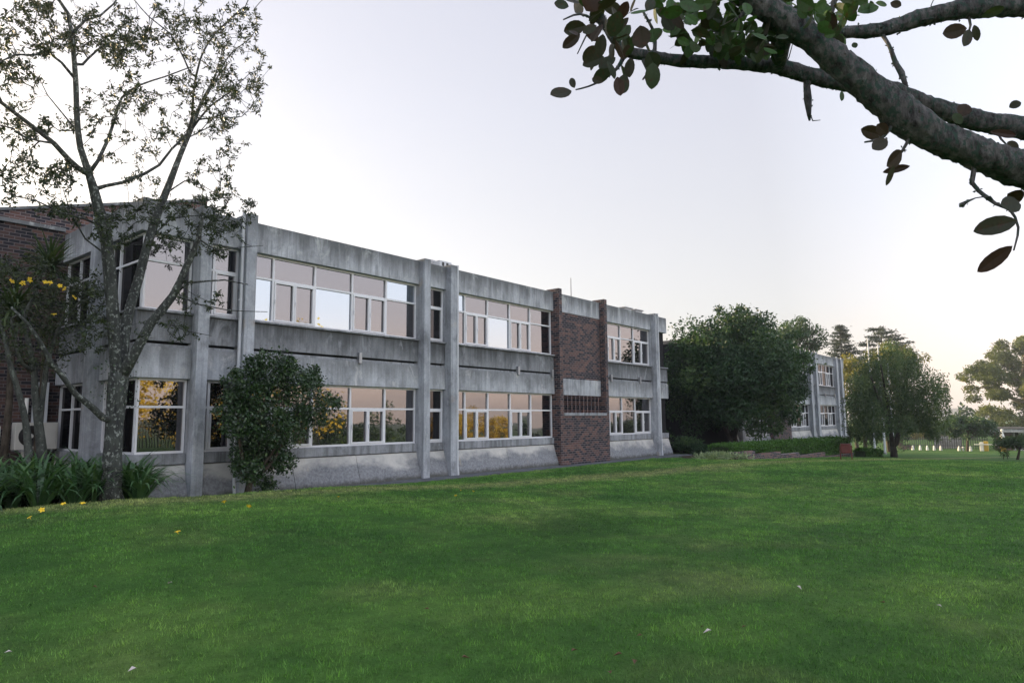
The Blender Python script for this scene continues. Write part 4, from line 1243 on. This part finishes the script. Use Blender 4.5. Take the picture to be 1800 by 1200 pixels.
# far tree belts and hills ----------------------------------------------------
def ridge(name, d_, pts, mat, depth):
    v = []; n = 90
    xs = np.linspace(pts[0][0], pts[-1][0], n); ys = np.interp(xs, [p[0] for p in pts], [p[1] for p in pts])+rng.normal(0, .25, n)
    for x, y in zip(xs, ys):
        p = at_d(x, y, d_); q = p*np.array([1.06, 1.06, 1]); b = p.copy(); b[2] = -30; e = b*np.array([.9, .9, 1])
        v += [e, p*np.array([.97, .97, 1])*np.array([1, 1, .55]), p, q]
    f = [(i*4+k, (i+1)*4+k, (i+1)*4+k+1, i*4+k+1) for i in range(n-1) for k in range(3)]
    return tag(obj(name, np.array(v), f, mat, smooth=True), kind="structure")


M['hill'] = mat_plain("hill_grass", (.16, .15, .1), .95, .1, vary=.3, scale=.02)
ridge("hills", 1150, [(900, 745), (1300, 738), (1560, 728), (1600, 722), (1640, 718), (1665, 717.5), (1705, 717), (1716, 721), (1735, 727), (1800, 731), (2100, 736), (2600, 740)], M['hill'], 300)


def belt(name, label, pts, spread, hgt, n, leaf, mat):
    P = []; T = []
    pts = np.asarray(pts, float)
    for a, b in zip(pts[:-1], pts[1:]):
        L = np.linalg.norm((b-a)[:2]); m_ = int(L/(hgt*.6))+1
        for k in range(m_):
            c = a+(b-a)*rng.random(); c = c+np.array([*rng.normal(0, spread, 2), 0]); h = hgt*rng.uniform(.55, 1.15)
            q, t = clump_points(dome_clumps((c[0], c[1], c[2]+h*.5), (h*.5, h*.5, h*.5), 12, h*.2, -.9, .5), n)
            P.append(q); T.append(t)
    o = leaves(name, mat, None, np.concatenate(P), leaf, .6, .2, .4, tint=np.concatenate(T))
    return tag(o, label, "trees", kind="stuff")


belt("tree_belt", "far dark wood along the horizon beyond the fence", [(150, 60, -3), (170, 30, -3), (180, 5, -3), (190, -40, -3)], 4, 5.5, 34, .8, M['leaf_dome'])
belt("tree_belt", "dark wood across the field facing bay one of the building", [(38, -44, -2.4), (58, -48, -2.4), (82, -54, -2.6)], 3, 5.6, 60, .4, M['leaf_dome'])
belt("tree_belt", "dark wood across the field facing the brick panel of the building", [(114, -60, -3), (150, -60, -3), (190, -70, -3)], 3, 5.0, 60, .45, M['leaf_dome'])
belt("tree_belt", "tall golden sunlit wood facing the corner of the building", [(12, -32, -2.2), (24, -33, -2.2), (36, -35, -2.2), (24, -37, -2.2), (14, -36, -2.2)], 2, 13, 260, .38, M['leaf_sunlit'])
for (x, y, r), lab in (((92, -60, 3.5), "rounded golden tree across the field, leftmost of the mirrored group"), ((98, -61, 3.3), "rounded golden tree across the field, second of the mirrored group"), ((106, -60, 3.2), "rounded golden tree across the field, brightest of the mirrored group"), ((86, -60, 2.6), "rounded golden tree across the field beside the dark wood")):
    far_tree("golden_tree", lab, (x, y, -2.7), (x, y, -2.7+r*.9), (r, r, r*.85), 46, r*.3, 120, .32, M['leaf_sunlit'], .2, -.8)
FB = thing("palisade_fence", "dark palisade fence across the lawn mirrored in the corner window", "fence", (22, -19, -1.0))
m = MB()
for k in range(120): m.box(12+k*.19, 12.05+k*.19, -19.02, -18.98, -1.4, 1.45)
for zz in (-.4, 1.1): m.box(12, 34.8, -18.975, -18.93, zz, zz+.06)
m.build("paling_panel", mat_plain("fence_steel", (.03, .032, .036), .6, .3), FB)

# roof things -----------------------------------------------------------------
def on_roof(px, py, Y): return at_y(px, py, Y)
zr = Z_TOP-.12
p = on_roof(753, 457, 16.6); o = thing("roof_vent", "low domed roof vent left of the twin pillars", "vent", (p[0], p[1], zr), "vents on the roof")
MB().lathe([(.3, zr), (.3, p[2]-.06), (.2, p[2]-.02), (.05, p[2]+.02)], p[0], p[1], 14).build("cowl", M['metal'], o)
p = on_roof(776, 462, 16.2); o = thing("roof_vent", "slotted grey box vent on the roof between the twin pillars", "vent", (p[0], p[1], zr), "vents on the roof")
MB().box(p[0]-.28, p[0]+.28, p[1]-.2, p[1]+.3, zr, p[2]+.02).build("box", M['pipe'], o, bevel=.01)
for k in (-.12, .08): MB().box(p[0]+k-.05, p[0]+k+.05, p[1]-.204, p[1]-.19, p[2]-.16, p[2]-.03).build("slot", M['black'], o)
for px, py in ((1098, 542), (1117, 546)):
    p = on_roof(px, py, 16.4); o = thing("roof_vent", "small flat roof vent above the right bay" + (", left one" if px < 1100 else ", right one"), "vent", (p[0], p[1], zr), "vents on the roof")
    MB().box(p[0]-.3, p[0]+.3, p[1]-.2, p[1]+.2, zr, p[2]-.03).build("box", M['pipe'], o, bevel=.01)
    MB().box(p[0]-.36, p[0]+.36, p[1]-.26, p[1]+.26, p[2]-.027, p[2]+.03).build("lid", M['metal'], o, bevel=.01)
p = on_roof(1004, 522, 16.6); t_ = on_roof(1002.5, 488, 16.6)
o = thing("roof_antenna", "thin upright antenna rod on the roof above the brick panel", "antenna", (p[0], p[1], zr))
MB().tube([(p[0], p[1], zr), (p[0], p[1], t_[2])], [.03, .018], 6).build("rod", M['metal'], o)
MB().lathe([(.12, zr), (.12, zr+.05), (.04, zr+.08)], p[0], p[1], 10).build("base", M['metal'], o)

# ---- fallen petals and leaves on the lawn ------------------------------------
def lawn_at(px, py):
    d = ray(px, py); t = 1.0
    for _ in range(60):
        p = d*t; z = float(gz(p[0], p[1])); t2 = (z-EYE)/d[2]; t = t+.5*(t2-t)
    return np.array([d[0]*t, d[1]*t, float(gz(d[0]*t, d[1]*t))])


for px, py in ((116, 883), (111, 892), (145, 891), (73, 903), (52, 917), (394, 888), (437, 896), (595, 878), (312, 943), (832, 868), (810, 866), (801, 876)):
    p = lawn_at(px, py)
    o = flower_mesh(p+np.array([0, 0, .055]), .043 if px < 500 else .032, rng.normal(size=3)*.6+np.array([0, 0, 1.0])).build("fallen_flower", M['petal'])
    tag(o, "fallen yellow trumpet flower lying on the grass", "flower", "yellow flowers fallen on the lawn")
for i, (px, py, mt) in enumerate(((14, 1158, 'pale_leaf'), (233, 1190, 'pale_leaf'), (298, 1033, 'pale_leaf'), (818, 1168, 'dead_leaf'), (750, 1080, 'dead_leaf'), (1010, 1155, 'dead_leaf'), (1086, 1163, 'dead_leaf'), (1125, 1128, 'dead_leaf'), (1235, 1112, 'dead_leaf'), (1308, 1112, 'dead_leaf'), (1244, 1121, 'pale_leaf'), (1552, 1068, 'dead_leaf'), (1652, 1074, 'pale_leaf'), (1405, 1041, 'pale_leaf'), (1116, 1176, 'dead_leaf'), (1072, 1195, 'dead_leaf'), (166, 1040, 'dead_leaf'), (668, 978, 'dead_leaf'))):
    p = lawn_at(px, py); r = rng.uniform(.018, .032)
    a = rand_dirs(1)[0]; a[2] *= .25; a = unit(a); b = unit(np.cross([0, 0, 1.0], a)); c = p+np.array([0, 0, .045])
    o = MB().add([c-a*r, c-a*r*.2+b*r*.6+np.array([0, 0, r*.4]), c+a*r*1.1, c-a*r*.2-b*r*.55+np.array([0, 0, r*.5])], [(0, 1, 2), (0, 2, 3)]).build("fallen_leaf", M[mt])
    tag(o, "small dry brown leaf curled on the grass" if mt == 'dead_leaf' else "small pale dry petal on the grass", "leaf", "dry leaves on the lawn" if mt == 'dead_leaf' else "pale petals on the lawn")

# ---- overhanging limb in the foreground ---------------------------------------
FD = 3.0
fu = FD/1200
TB = Vector((4.1, -1.15, 0)); TB.z = float(gz(TB.x, TB.y))
T7 = thing("overhanging_tree", "foreground tree reaching thick knotted limbs and broad leaves across the top right", "tree", TB)
s7 = Skel()
J = at_d(2080, 420, 3.3)
s7.limb([np.array(TB)-np.array([0, 0, .2]), np.array([TB.x-.02, TB.y+.05, TB.z+.8]), np.array([TB.x-.1, TB.y+.1, J[2]-.3]), J], [.26, .2, .16, .12], step=.08)
s7.limb([J, at_d(1960, 355, 3.2), at_d(1800, 300, 3.05), at_d(1700, 262, FD), at_d(1640, 238, FD), at_d(1590, 205, FD), at_d(1530, 155, FD), at_d(1450, 88, FD), at_d(1390, 42, FD), at_d(1320, -2, FD), at_d(1240, -60, 2.95)],
        [.11, .095, 29*fu, 26*fu, 27*fu, 31*fu, 26*fu, 22*fu, 22*fu, 21*fu, 19*fu], 'near', .02)
s7.limb([at_d(1960, 345, 3.3), at_d(1870, 245, 3.35), at_d(1800, 226, 3.4), at_d(1720, 212, 3.4), at_d(1620, 182, 3.4), at_d(1540, 152, 3.4), at_d(1450, 140, 3.4), at_d(1370, 118, 3.4), at_d(1300, 111, 3.4), at_d(1200, 107, 3.4), at_d(1140, 98, 3.4), at_d(1096, 88, 3.4), at_d(1070, 55, 3.38), at_d(1045, 5, 3.35), at_d(1020, -60, 3.3)],
        [i*3.4/1200 for i in (22, 20, 18, 17, 16, 15, 14, 13, 11, 10, 9.5, 8.5, 7, 6, 5)], 'near', .02)
s7.limb([at_d(1990, 330, 3.25), at_d(1950, 130, 3.4), at_d(1880, 30, 3.5), at_d(1800, 12, 3.5), at_d(1690, 17, 3.5), at_d(1620, 32, 3.5), at_d(1550, 52, 3.5), at_d(1480, 57, 3.5), at_d(1420, 55, 3.4)], [i*3.5/1200 for i in (22, 20, 18, 17, 16, 14, 12, 10, 8)], 'near', .02)
s7.limb([at_d(1368, 118, 3.35), at_d(1374, 85, 3.2), at_d(1380, 50, 3.05)], [13*fu, 14*fu, 15*fu], 'near', .04)
for pts, rr in (([(1545, 54), (1562, 78), (1575, 112), (1584, 128), (1595, 160)], (4, 3, 4.5, 5, 2.5)), ([(1418, 145), (1420, 175), (1423, 212)], (5, 7, 1.5)), ([(1440, 60), (1462, 20), (1470, -20)], (6, 5, 4)), ([(1700, 310), (1720, 335), (1750, 358), (1775, 368), (1790, 400), (1782, 440)], (4, 3.4, 3, 2.5, 2, 1.4)), ([(1750, 345), (1715, 348), (1690, 360)], (1.5, 1.2, 4)),
                ([(1560, 235), (1545, 245), (1520, 250)], (3, 2.5, 1.5)), ([(1596, 250), (1580, 275), (1568, 300)], (3, 2, 1.5)), ([(1100, 92), (1085, 120), (1060, 140), (1035, 152), (1012, 158)], (5, 3, 2, 1.6, 1.2)), ([(1128, 100), (1140, 128), (1130, 140)], (4, 3, 1.4)), ([(1050, 30), (1032, 60), (1015, 95)], (3, 1.6, 1)), ([(1070, 60), (1052, 40), (1020, 25), (990, 35)], (4, 2.5, 2, 1.2)),
                ([(1700, 20), (1706, 45), (1700, 62)], (3, 2, 1.2)), ([(1300, 108), (1290, 75), (1275, 50)], (4, 3, 2)), ([(1210, 105), (1200, 75), (1180, 45)], (4, 3, 2)), ([(1150, 98), (1150, 60), (1130, 20)], (4, 3, 2)), ([(1320, 0), (1300, 30), (1270, 45), (1230, 60)], (4, 3, 2.5, 1.5)), ([(1690, 222), (1700, 205), (1710, 195)], (2, 2, 1)), ([(1740, 240), (1760, 245), (1775, 260)], (2.5, 2, 1))):
    A = np.array(s7.p); d0 = at_d(*pts[0], 1)-np.array([0, 0, EYE])
    pr = (A-np.array([0, 0, EYE])); pr = pr/np.maximum(.2, pr@FW)[:, None]; j = int(np.argmin(np.linalg.norm(pr-d0, axis=1))); dd = float((A[j]-np.array([0, 0, EYE]))@FW)
    s7.limb([at_d(x, y, dd-.02*i) for i, (x, y) in enumerate(pts)], [r*dd/1200 for r in rr], j, .03)
# leader and upper crown above the reaching limbs
s7.limb([J, J+np.array([.25, -.25, .5]), J+np.array([.35, -.6, 1.2]), J+np.array([.2, -.9, 2.0])], [.11, .09, .06, .03], 'near', .05)
s7.limb([J+np.array([.3, -.4, .8]), J+np.array([.9, -.2, 1.3]), J+np.array([1.5, .1, 1.6])], [.06, .045, .02], 'near', .05)
s7.limb([J+np.array([.3, -.5, 1.0]), J+np.array([-.3, -1.1, 1.5]), J+np.array([-.9, -1.6, 1.7])], [.055, .04, .02], 'near', .05)
crown_pts = []
for _ in range(5000):
    q_ = J+np.array([.1, -.4, 1.35])+rand_dirs(1)[0]*np.array([2.2, 2.2, 1.2])*rng.random()**.4
    v_ = q_-np.array([0, 0, EYE]); f_ = v_@FW; X_ = 900+1200*(v_@RT)/max(f_, .05); Y_ = 600-1200*(v_@UP)/max(f_, .05)
    if np.linalg.norm(v_) > 1.1 and (f_ < .1 or X_ > 1880 or Y_ < -70): crown_pts.append(q_)
crown_pts = np.array(crown_pts[:900])
for k in range(16):
    A = np.array(s7.p); c_ = [i for i in range(len(A)) if A[i][2] > 2.0 and .012 < s7.r[i] < .045]
    j = c_[rng.integers(len(c_))]; d_ = unit(RT*rng.normal(-.3, 1)+UP*rng.normal(.1, .8)+FW*rng.normal(0, .4)); q_ = A[j]; L_ = rng.uniform(.06, .16)
    s7.limb([q_, q_+d_*L_*.5+rng.normal(0, .02, 3), q_+d_*L_+rng.normal(0, .03, 3)], [.004, .003, .0016], j, .03)
s7.reach(crown_pts[::6], .15, .12, .05)
s7.finish(.003)
mm = s7.mesh(sides=(6, 14, 40), wob=.05)
from mathutils import noise as mnoise
A_ = np.array(s7.p); r_ = s7.rad
kd_ = __import__("mathutils").kdtree.KDTree(len(A_))
for i_, q_ in enumerate(A_): kd_.insert(Vector(q_), i_)
kd_.balance()
for i_, v_ in enumerate(mm.v):
    c_, k_, d_ = kd_.find(Vector(v_)); v = Vector(v_); dr = (v-c_)
    if dr.length < 1e-5: continue
    dr.normalize(); rr_ = min(.08, r_[k_])
    off = mnoise.noise(v*14)*.16*rr_+mnoise.noise(v*38)*.13*rr_+max(0, mnoise.noise(v*95+Vector((5, 1, 2))))*.16*rr_
    mm.v[i_] = tuple(v+dr*off)
M['bark_fore'] = mat_bark("mossy_knotted_bark", (.018, .018, .02), (.15, .145, .15), (.035, .065, .055), 26, (.5, .58))
mm.build("trunk", M['bark_fore'], T7, smooth=True)
lp = []
A = np.array(s7.p)
for i in range(len(A)):
    if s7.rad[i] > .006 and A[i][2] > 1.5:
        q = A[i]+rand_dirs(9)*max(.008, s7.rad[i])*rng.uniform(.9, 1.05, (9, 1)); lp.append(q)
leaves("lichen", mat_leaf("lichen_flakes", (.035, .045, .04), (.07, .09, .08), (.13, .15, .13), .1), T7, np.concatenate(lp), .013, .8, 0, 0)


def big_leaves(name, specs, mat):
    """broad leaves with a midrib fold: (base, dir, normal, length, width, tint)"""
    V = []; T = []
    prof = [(0, .0), (.1, .44), (.26, .83), (.46, 1.0), (.66, .97), (.83, .72), (.94, .36), (1.0, .0)]
    for b, d, nr, L, W, t in specs:
        d = unit(d); sd_ = unit(np.cross(d, nr)); nn_ = np.cross(sd_, d); curl = rng.uniform(-.16, .22); fold = rng.uniform(.05, .3)
        P = [(b+d*L*a-nn_*curl*L*a*a, w_*W*.5) for a, w_ in prof]
        for (p0, w0), (p1, w1) in zip(P[:-1], P[1:]):
            for sg in (-1, 1):
                V += [p0, p1, p1+sd_*sg*w1+nn_*fold*w1, p0+sd_*sg*w0+nn_*fold*w0] if sg > 0 else [p0, p0+sd_*sg*w0+nn_*fold*w0, p1+sd_*sg*w1+nn_*fold*w1, p1]
                T.append(t)
    o = fast_faces(name, np.array(V), 4, mat, T7, T)
    return o


M['leaf_big'] = mat_leaf("broad_leaves", (.045, .026, .02), (.028, .042, .022), (.05, .125, .03), .25, .25, .5, (.06, .03, .02))
specs = []
hand = [(1005, 160, 200, 45, 26), (1010, 155, 110, 22, 12), (1060, 145, 150, 24, 14), (1020, 60, 215, 40, 20), (1030, 45, 190, 42, 26), (1060, 60, 260, 42, 22), (1045, 80, 230, 34, 20), (1062, 100, 200, 42, 24), (1075, 118, 220, 46, 24), (1100, 130, 255, 40, 24), (1085, 135, 280, 36, 20),
        (1150, 75, 95, 28, 36), (1140, 92, 300, 34, 30), (1148, 110, 268, 48, 28), (1125, 45, 280, 42, 34), (1165, 25, 300, 40, 24), (1175, 18, 320, 46, 20), (1000, 12, 170, 28, 20), (1030, 20, 60, 40, 40), (1090, 20, 250, 46, 32), (1555, 240, 165, 50, 24), (1560, 245, 215, 36, 24), (1560, 235, 140, 26, 20), (1585, 265, 225, 44, 28), (1572, 290, 250, 40, 14), (1600, 292, 190, 46, 14),
        (1795, 360, 180, 40, 34), (1788, 388, 192, 70, 34), (1780, 432, 222, 72, 28), (1796, 352, 165, 34, 30), (1700, 50, 190, 44, 26), (1705, 52, 245, 38, 20), (1725, 30, 20, 36, 18), (1712, 44, 290, 30, 14), (1690, 205, 70, 26, 24), (1690, 218, 120, 24, 16), (1770, 250, 330, 26, 18), (1740, 232, 350, 46, 14), (1795, 180, 200, 20, 16), (1480, 160, 260, 22, 10), (1475, 70, 270, 20, 14), (1500, 75, 280, 14, 10), (1565, 5, 330, 20, 14)]
for x, y, ang, L, W in hand:
    dd = 3.0+rng.normal(0, .12)
    a = R(ang); d = RT*math.cos(a)+UP*math.sin(a)+FW*rng.normal(0, .25)
    specs.append((at_d(x, y, dd), d, -FW*1.0+rand_dirs(1)[0]*.5, L*dd/1200*.95, W*dd/1200*.98, np.clip(rng.normal(.28 if x < 1130 or x > 1500 else .55, .2), 0, 1)))
for cx, cy, rx, ry, n in ((1050, 60, 40, 40, 12), (1080, 95, 30, 30, 9), (1060, 18, 50, 22, 20), (1110, 60, 30, 34, 8), (1180, 12, 60, 18, 20), (1250, 25, 60, 26, 44), (1240, 65, 50, 24, 40), (1310, 55, 50, 34, 52), (1345, 75, 26, 22, 18), (1200, 40, 30, 28, 14), (1290, 85, 40, 14, 22), (1420, 12, 40, 18, 18), (1470, 30, 22, 26, 12), (1510, 8, 40, 12, 12), (1380, 20, 40, 24, 20), (1250, -40, 160, 30, 40), (1460, 55, 20, 12, 8)):
    for _ in range(n):
        a = rng.uniform(0, 2*math.pi); q = math.sqrt(rng.random()); dd = 3.15+rng.normal(0, .2); x, y = cx+rx*q*math.cos(a), cy+ry*q*math.sin(a)
        g = rng.uniform(0, 2*math.pi); d = RT*math.cos(g)+UP*(math.sin(g)-.5)+FW*rng.normal(0, .5)
        L = rng.uniform(20, 40)*dd/1200
        specs.append((at_d(x, y, dd), d, -FW*.7+rand_dirs(1)[0]*.9, L, L*rng.uniform(.5, .66), np.clip(rng.normal(.35 if cx < 1130 else .72, .22), 0, 1)))
for q_ in crown_pts:
    L = rng.uniform(.06, .11); specs.append((q_, rand_dirs(1)[0]+np.array([0, 0, -.4]), rand_dirs(1)[0]+np.array([0, 0, .8]), L, L*.58, np.clip(rng.normal(.65, .22), 0, 1)))
big_leaves("foliage", specs, M['leaf_big'])

# ------------------------------------------------------------------ grass blades
def grass(n, r0, r1, name="grass"):
    u_ = rng.random(n); r = r0+(r1-r0)*u_
    az = rng.uniform(R(5), R(97), n)
    x, y = r*np.sin(az), r*np.cos(az)
    keep = (y < 14.42) & ~((x > 27.2) & (y > 11.1-(x-27.6)*.0714)) & ~((x < at_lim(y)) & (y > 13.1))
    x, y, r = x[keep], y[keep], r[keep]
    z = gz(x, y); n = len(x)
    patch = .5+.5*np.sin(x*1.7+np.sin(y*1.3)*2)*np.sin(y*1.9+np.sin(x*.9)*2)
    cs = np.where(r < 9, .075, .15); ci = np.floor(x/cs+.3*np.sin(y*31)).astype(np.int64); cj = np.floor(y/cs+.3*np.sin(x*29)).astype(np.int64)
    hv = np.abs(np.sin(ci*127.1+cj*311.7)*43758.5453) % 1.0
    h = (.0145+.009*patch)*(.55+1.1*hv)*rng.uniform(.6, 1.4, n)*(1+r*.012)
    w_ = np.maximum(.0035, .0011*r)*rng.uniform(.7, 1.4, n)
    a = rng.uniform(0, 2*math.pi, n); le = rng.uniform(.1, .9, n)*h
    b = rng.uniform(0, 2*math.pi, n)
    p = np.stack([x, y, z-.004], 1); sdv = np.stack([np.cos(a), np.sin(a), 0*a], 1)*w_[:, None]*.5
    tip = p+np.stack([np.cos(b)*le, np.sin(b)*le, h], 1)
    V = np.stack([p-sdv, p+sdv, tip], 1).reshape(-1, 3)
    t = np.clip(rng.normal(.42, .2, n)+.18*(patch-.5)+.6*(hv-.5), 0, 1)
    o = fast_faces(name, V, 3, M['blade'], None, t)
    return tag(o, "short mown green grass blades of the lawn", "grass", kind="stuff")


def at_lim(y):
    return 5.6


def mat_blade():
    t = NT("grass_blades"); p = t.pos()
    a = t.n("Attribute", attribute_name="tint", attribute_type='GEOMETRY')
    col = lawn_colour(t, p, 1.5)
    col = t.mix(1.0, col, t.ramp(a.outputs["Fac"], [(0.0, (.3, .38, .4)), (.5, (1, 1, 1)), (.85, (1.4, 1.35, 1.2)), (1.0, (1.9, 1.75, 1.6))]), 'MULTIPLY')
    d = t.n("BsdfPrincipled"); t.l(col, d.inputs["Base Color"]); d.inputs["Roughness"].default_value = .42; d.inputs["Specular IOR Level"].default_value = .32
    tr = t.n("BsdfTranslucent"); t.l(col, tr.inputs[0])
    m = t.n("MixShader"); m.inputs[0].default_value = .35; t.l(d.outputs[0], m.inputs[1]); t.l(tr.outputs[0], m.inputs[2]); t.l(m.outputs[0], t.out.inputs[0])
    return t.m


M['blade'] = mat_blade()
grass(900000, 2.2, 40)

# ------------------------------------------------------------------ light
SUN_AZ, SUN_EL = R(-4), R(10.0)          # azimuth from +Y towards +X
w = bpy.data.worlds.new("World"); scene.world = w; w.use_nodes = True
nt = w.node_tree; nt.nodes.clear()
wo = nt.nodes.new("ShaderNodeOutputWorld"); bg = nt.nodes.new("ShaderNodeBackground")
sky = nt.nodes.new("ShaderNodeTexSky"); sky.sky_type = 'NISHITA'; sky.sun_disc = False
sky.sun_elevation = SUN_EL; sky.sun_rotation = SUN_AZ
sky.air_density, sky.dust_density, sky.ozone_density, sky.altitude = 1.0, 2.5, 1.5, 300
hs = nt.nodes.new("ShaderNodeHueSaturation"); hs.inputs["Saturation"].default_value = .55
nt.links.new(sky.outputs[0], hs.inputs["Color"])
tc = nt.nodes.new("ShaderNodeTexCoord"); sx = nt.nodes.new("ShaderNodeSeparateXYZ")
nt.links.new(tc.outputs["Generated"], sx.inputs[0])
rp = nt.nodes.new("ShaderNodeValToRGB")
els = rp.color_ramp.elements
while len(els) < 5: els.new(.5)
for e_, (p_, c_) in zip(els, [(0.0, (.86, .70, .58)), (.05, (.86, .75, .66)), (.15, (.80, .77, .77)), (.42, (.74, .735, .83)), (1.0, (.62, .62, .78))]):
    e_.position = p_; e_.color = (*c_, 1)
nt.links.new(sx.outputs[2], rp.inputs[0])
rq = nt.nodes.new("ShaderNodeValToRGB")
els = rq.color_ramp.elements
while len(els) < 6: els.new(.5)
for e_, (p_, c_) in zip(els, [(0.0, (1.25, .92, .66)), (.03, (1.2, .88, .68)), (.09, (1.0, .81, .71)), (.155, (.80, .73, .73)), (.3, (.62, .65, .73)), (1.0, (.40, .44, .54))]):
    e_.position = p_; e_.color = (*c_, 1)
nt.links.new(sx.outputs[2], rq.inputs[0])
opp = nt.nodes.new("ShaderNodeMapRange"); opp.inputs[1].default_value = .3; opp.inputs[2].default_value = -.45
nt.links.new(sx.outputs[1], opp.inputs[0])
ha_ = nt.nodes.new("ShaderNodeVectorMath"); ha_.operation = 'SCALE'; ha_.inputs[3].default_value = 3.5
hb_ = nt.nodes.new("ShaderNodeVectorMath"); hb_.operation = 'SCALE'; hb_.inputs[3].default_value = 10.8  # sky behind the camera brightened, an added fill for facade and glass
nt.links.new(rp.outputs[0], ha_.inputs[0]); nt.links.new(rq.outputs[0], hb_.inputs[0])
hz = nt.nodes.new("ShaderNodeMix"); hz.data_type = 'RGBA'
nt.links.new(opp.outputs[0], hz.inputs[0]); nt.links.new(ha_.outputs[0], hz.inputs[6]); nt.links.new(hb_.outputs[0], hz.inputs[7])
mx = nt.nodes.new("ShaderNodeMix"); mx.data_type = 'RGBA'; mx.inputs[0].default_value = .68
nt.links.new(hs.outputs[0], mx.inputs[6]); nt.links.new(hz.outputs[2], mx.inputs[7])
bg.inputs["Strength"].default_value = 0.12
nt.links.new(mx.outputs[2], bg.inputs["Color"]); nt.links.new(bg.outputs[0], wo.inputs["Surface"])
sl = bpy.data.lights.new("sun", 'SUN'); sl.energy = 5.0; sl.angle = R(.6); sl.color = (1.0, .76, .44)
so = bpy.data.objects.new("sun", sl); COL.objects.link(so)
sd = Vector((math.sin(SUN_AZ)*math.cos(SUN_EL), math.cos(SUN_AZ)*math.cos(SUN_EL), math.sin(SUN_EL)))
so.rotation_euler = sd.to_track_quat('Z', 'Y').to_euler(); so.location = (0, 60, 60)
vs = scene.view_settings
scene.display_settings.display_device = 'sRGB'
vs.view_transform, vs.look, vs.exposure, vs.gamma, vs.use_curve_mapping = 'Standard', 'None', 1.38, 1.0, False

# ------------------------------------------------------------------ thin morning haze
hm = bpy.data.materials.new("haze"); hm.use_nodes = True
ht = hm.node_tree; ht.nodes.clear(); ho = ht.nodes.new("ShaderNodeOutputMaterial"); pv = ht.nodes.new("ShaderNodeVolumePrincipled")
pv.inputs["Color"].default_value = (.93, .95, 1.0, 1); pv.inputs["Density"].default_value = .0006; pv.inputs["Anisotropy"].default_value = .55
ht.links.new(pv.outputs[0], ho.inputs["Volume"])
tag(MB().box(-1500, 2500, -1500, 2500, -40, 45).build("haze", hm), kind="stuff")
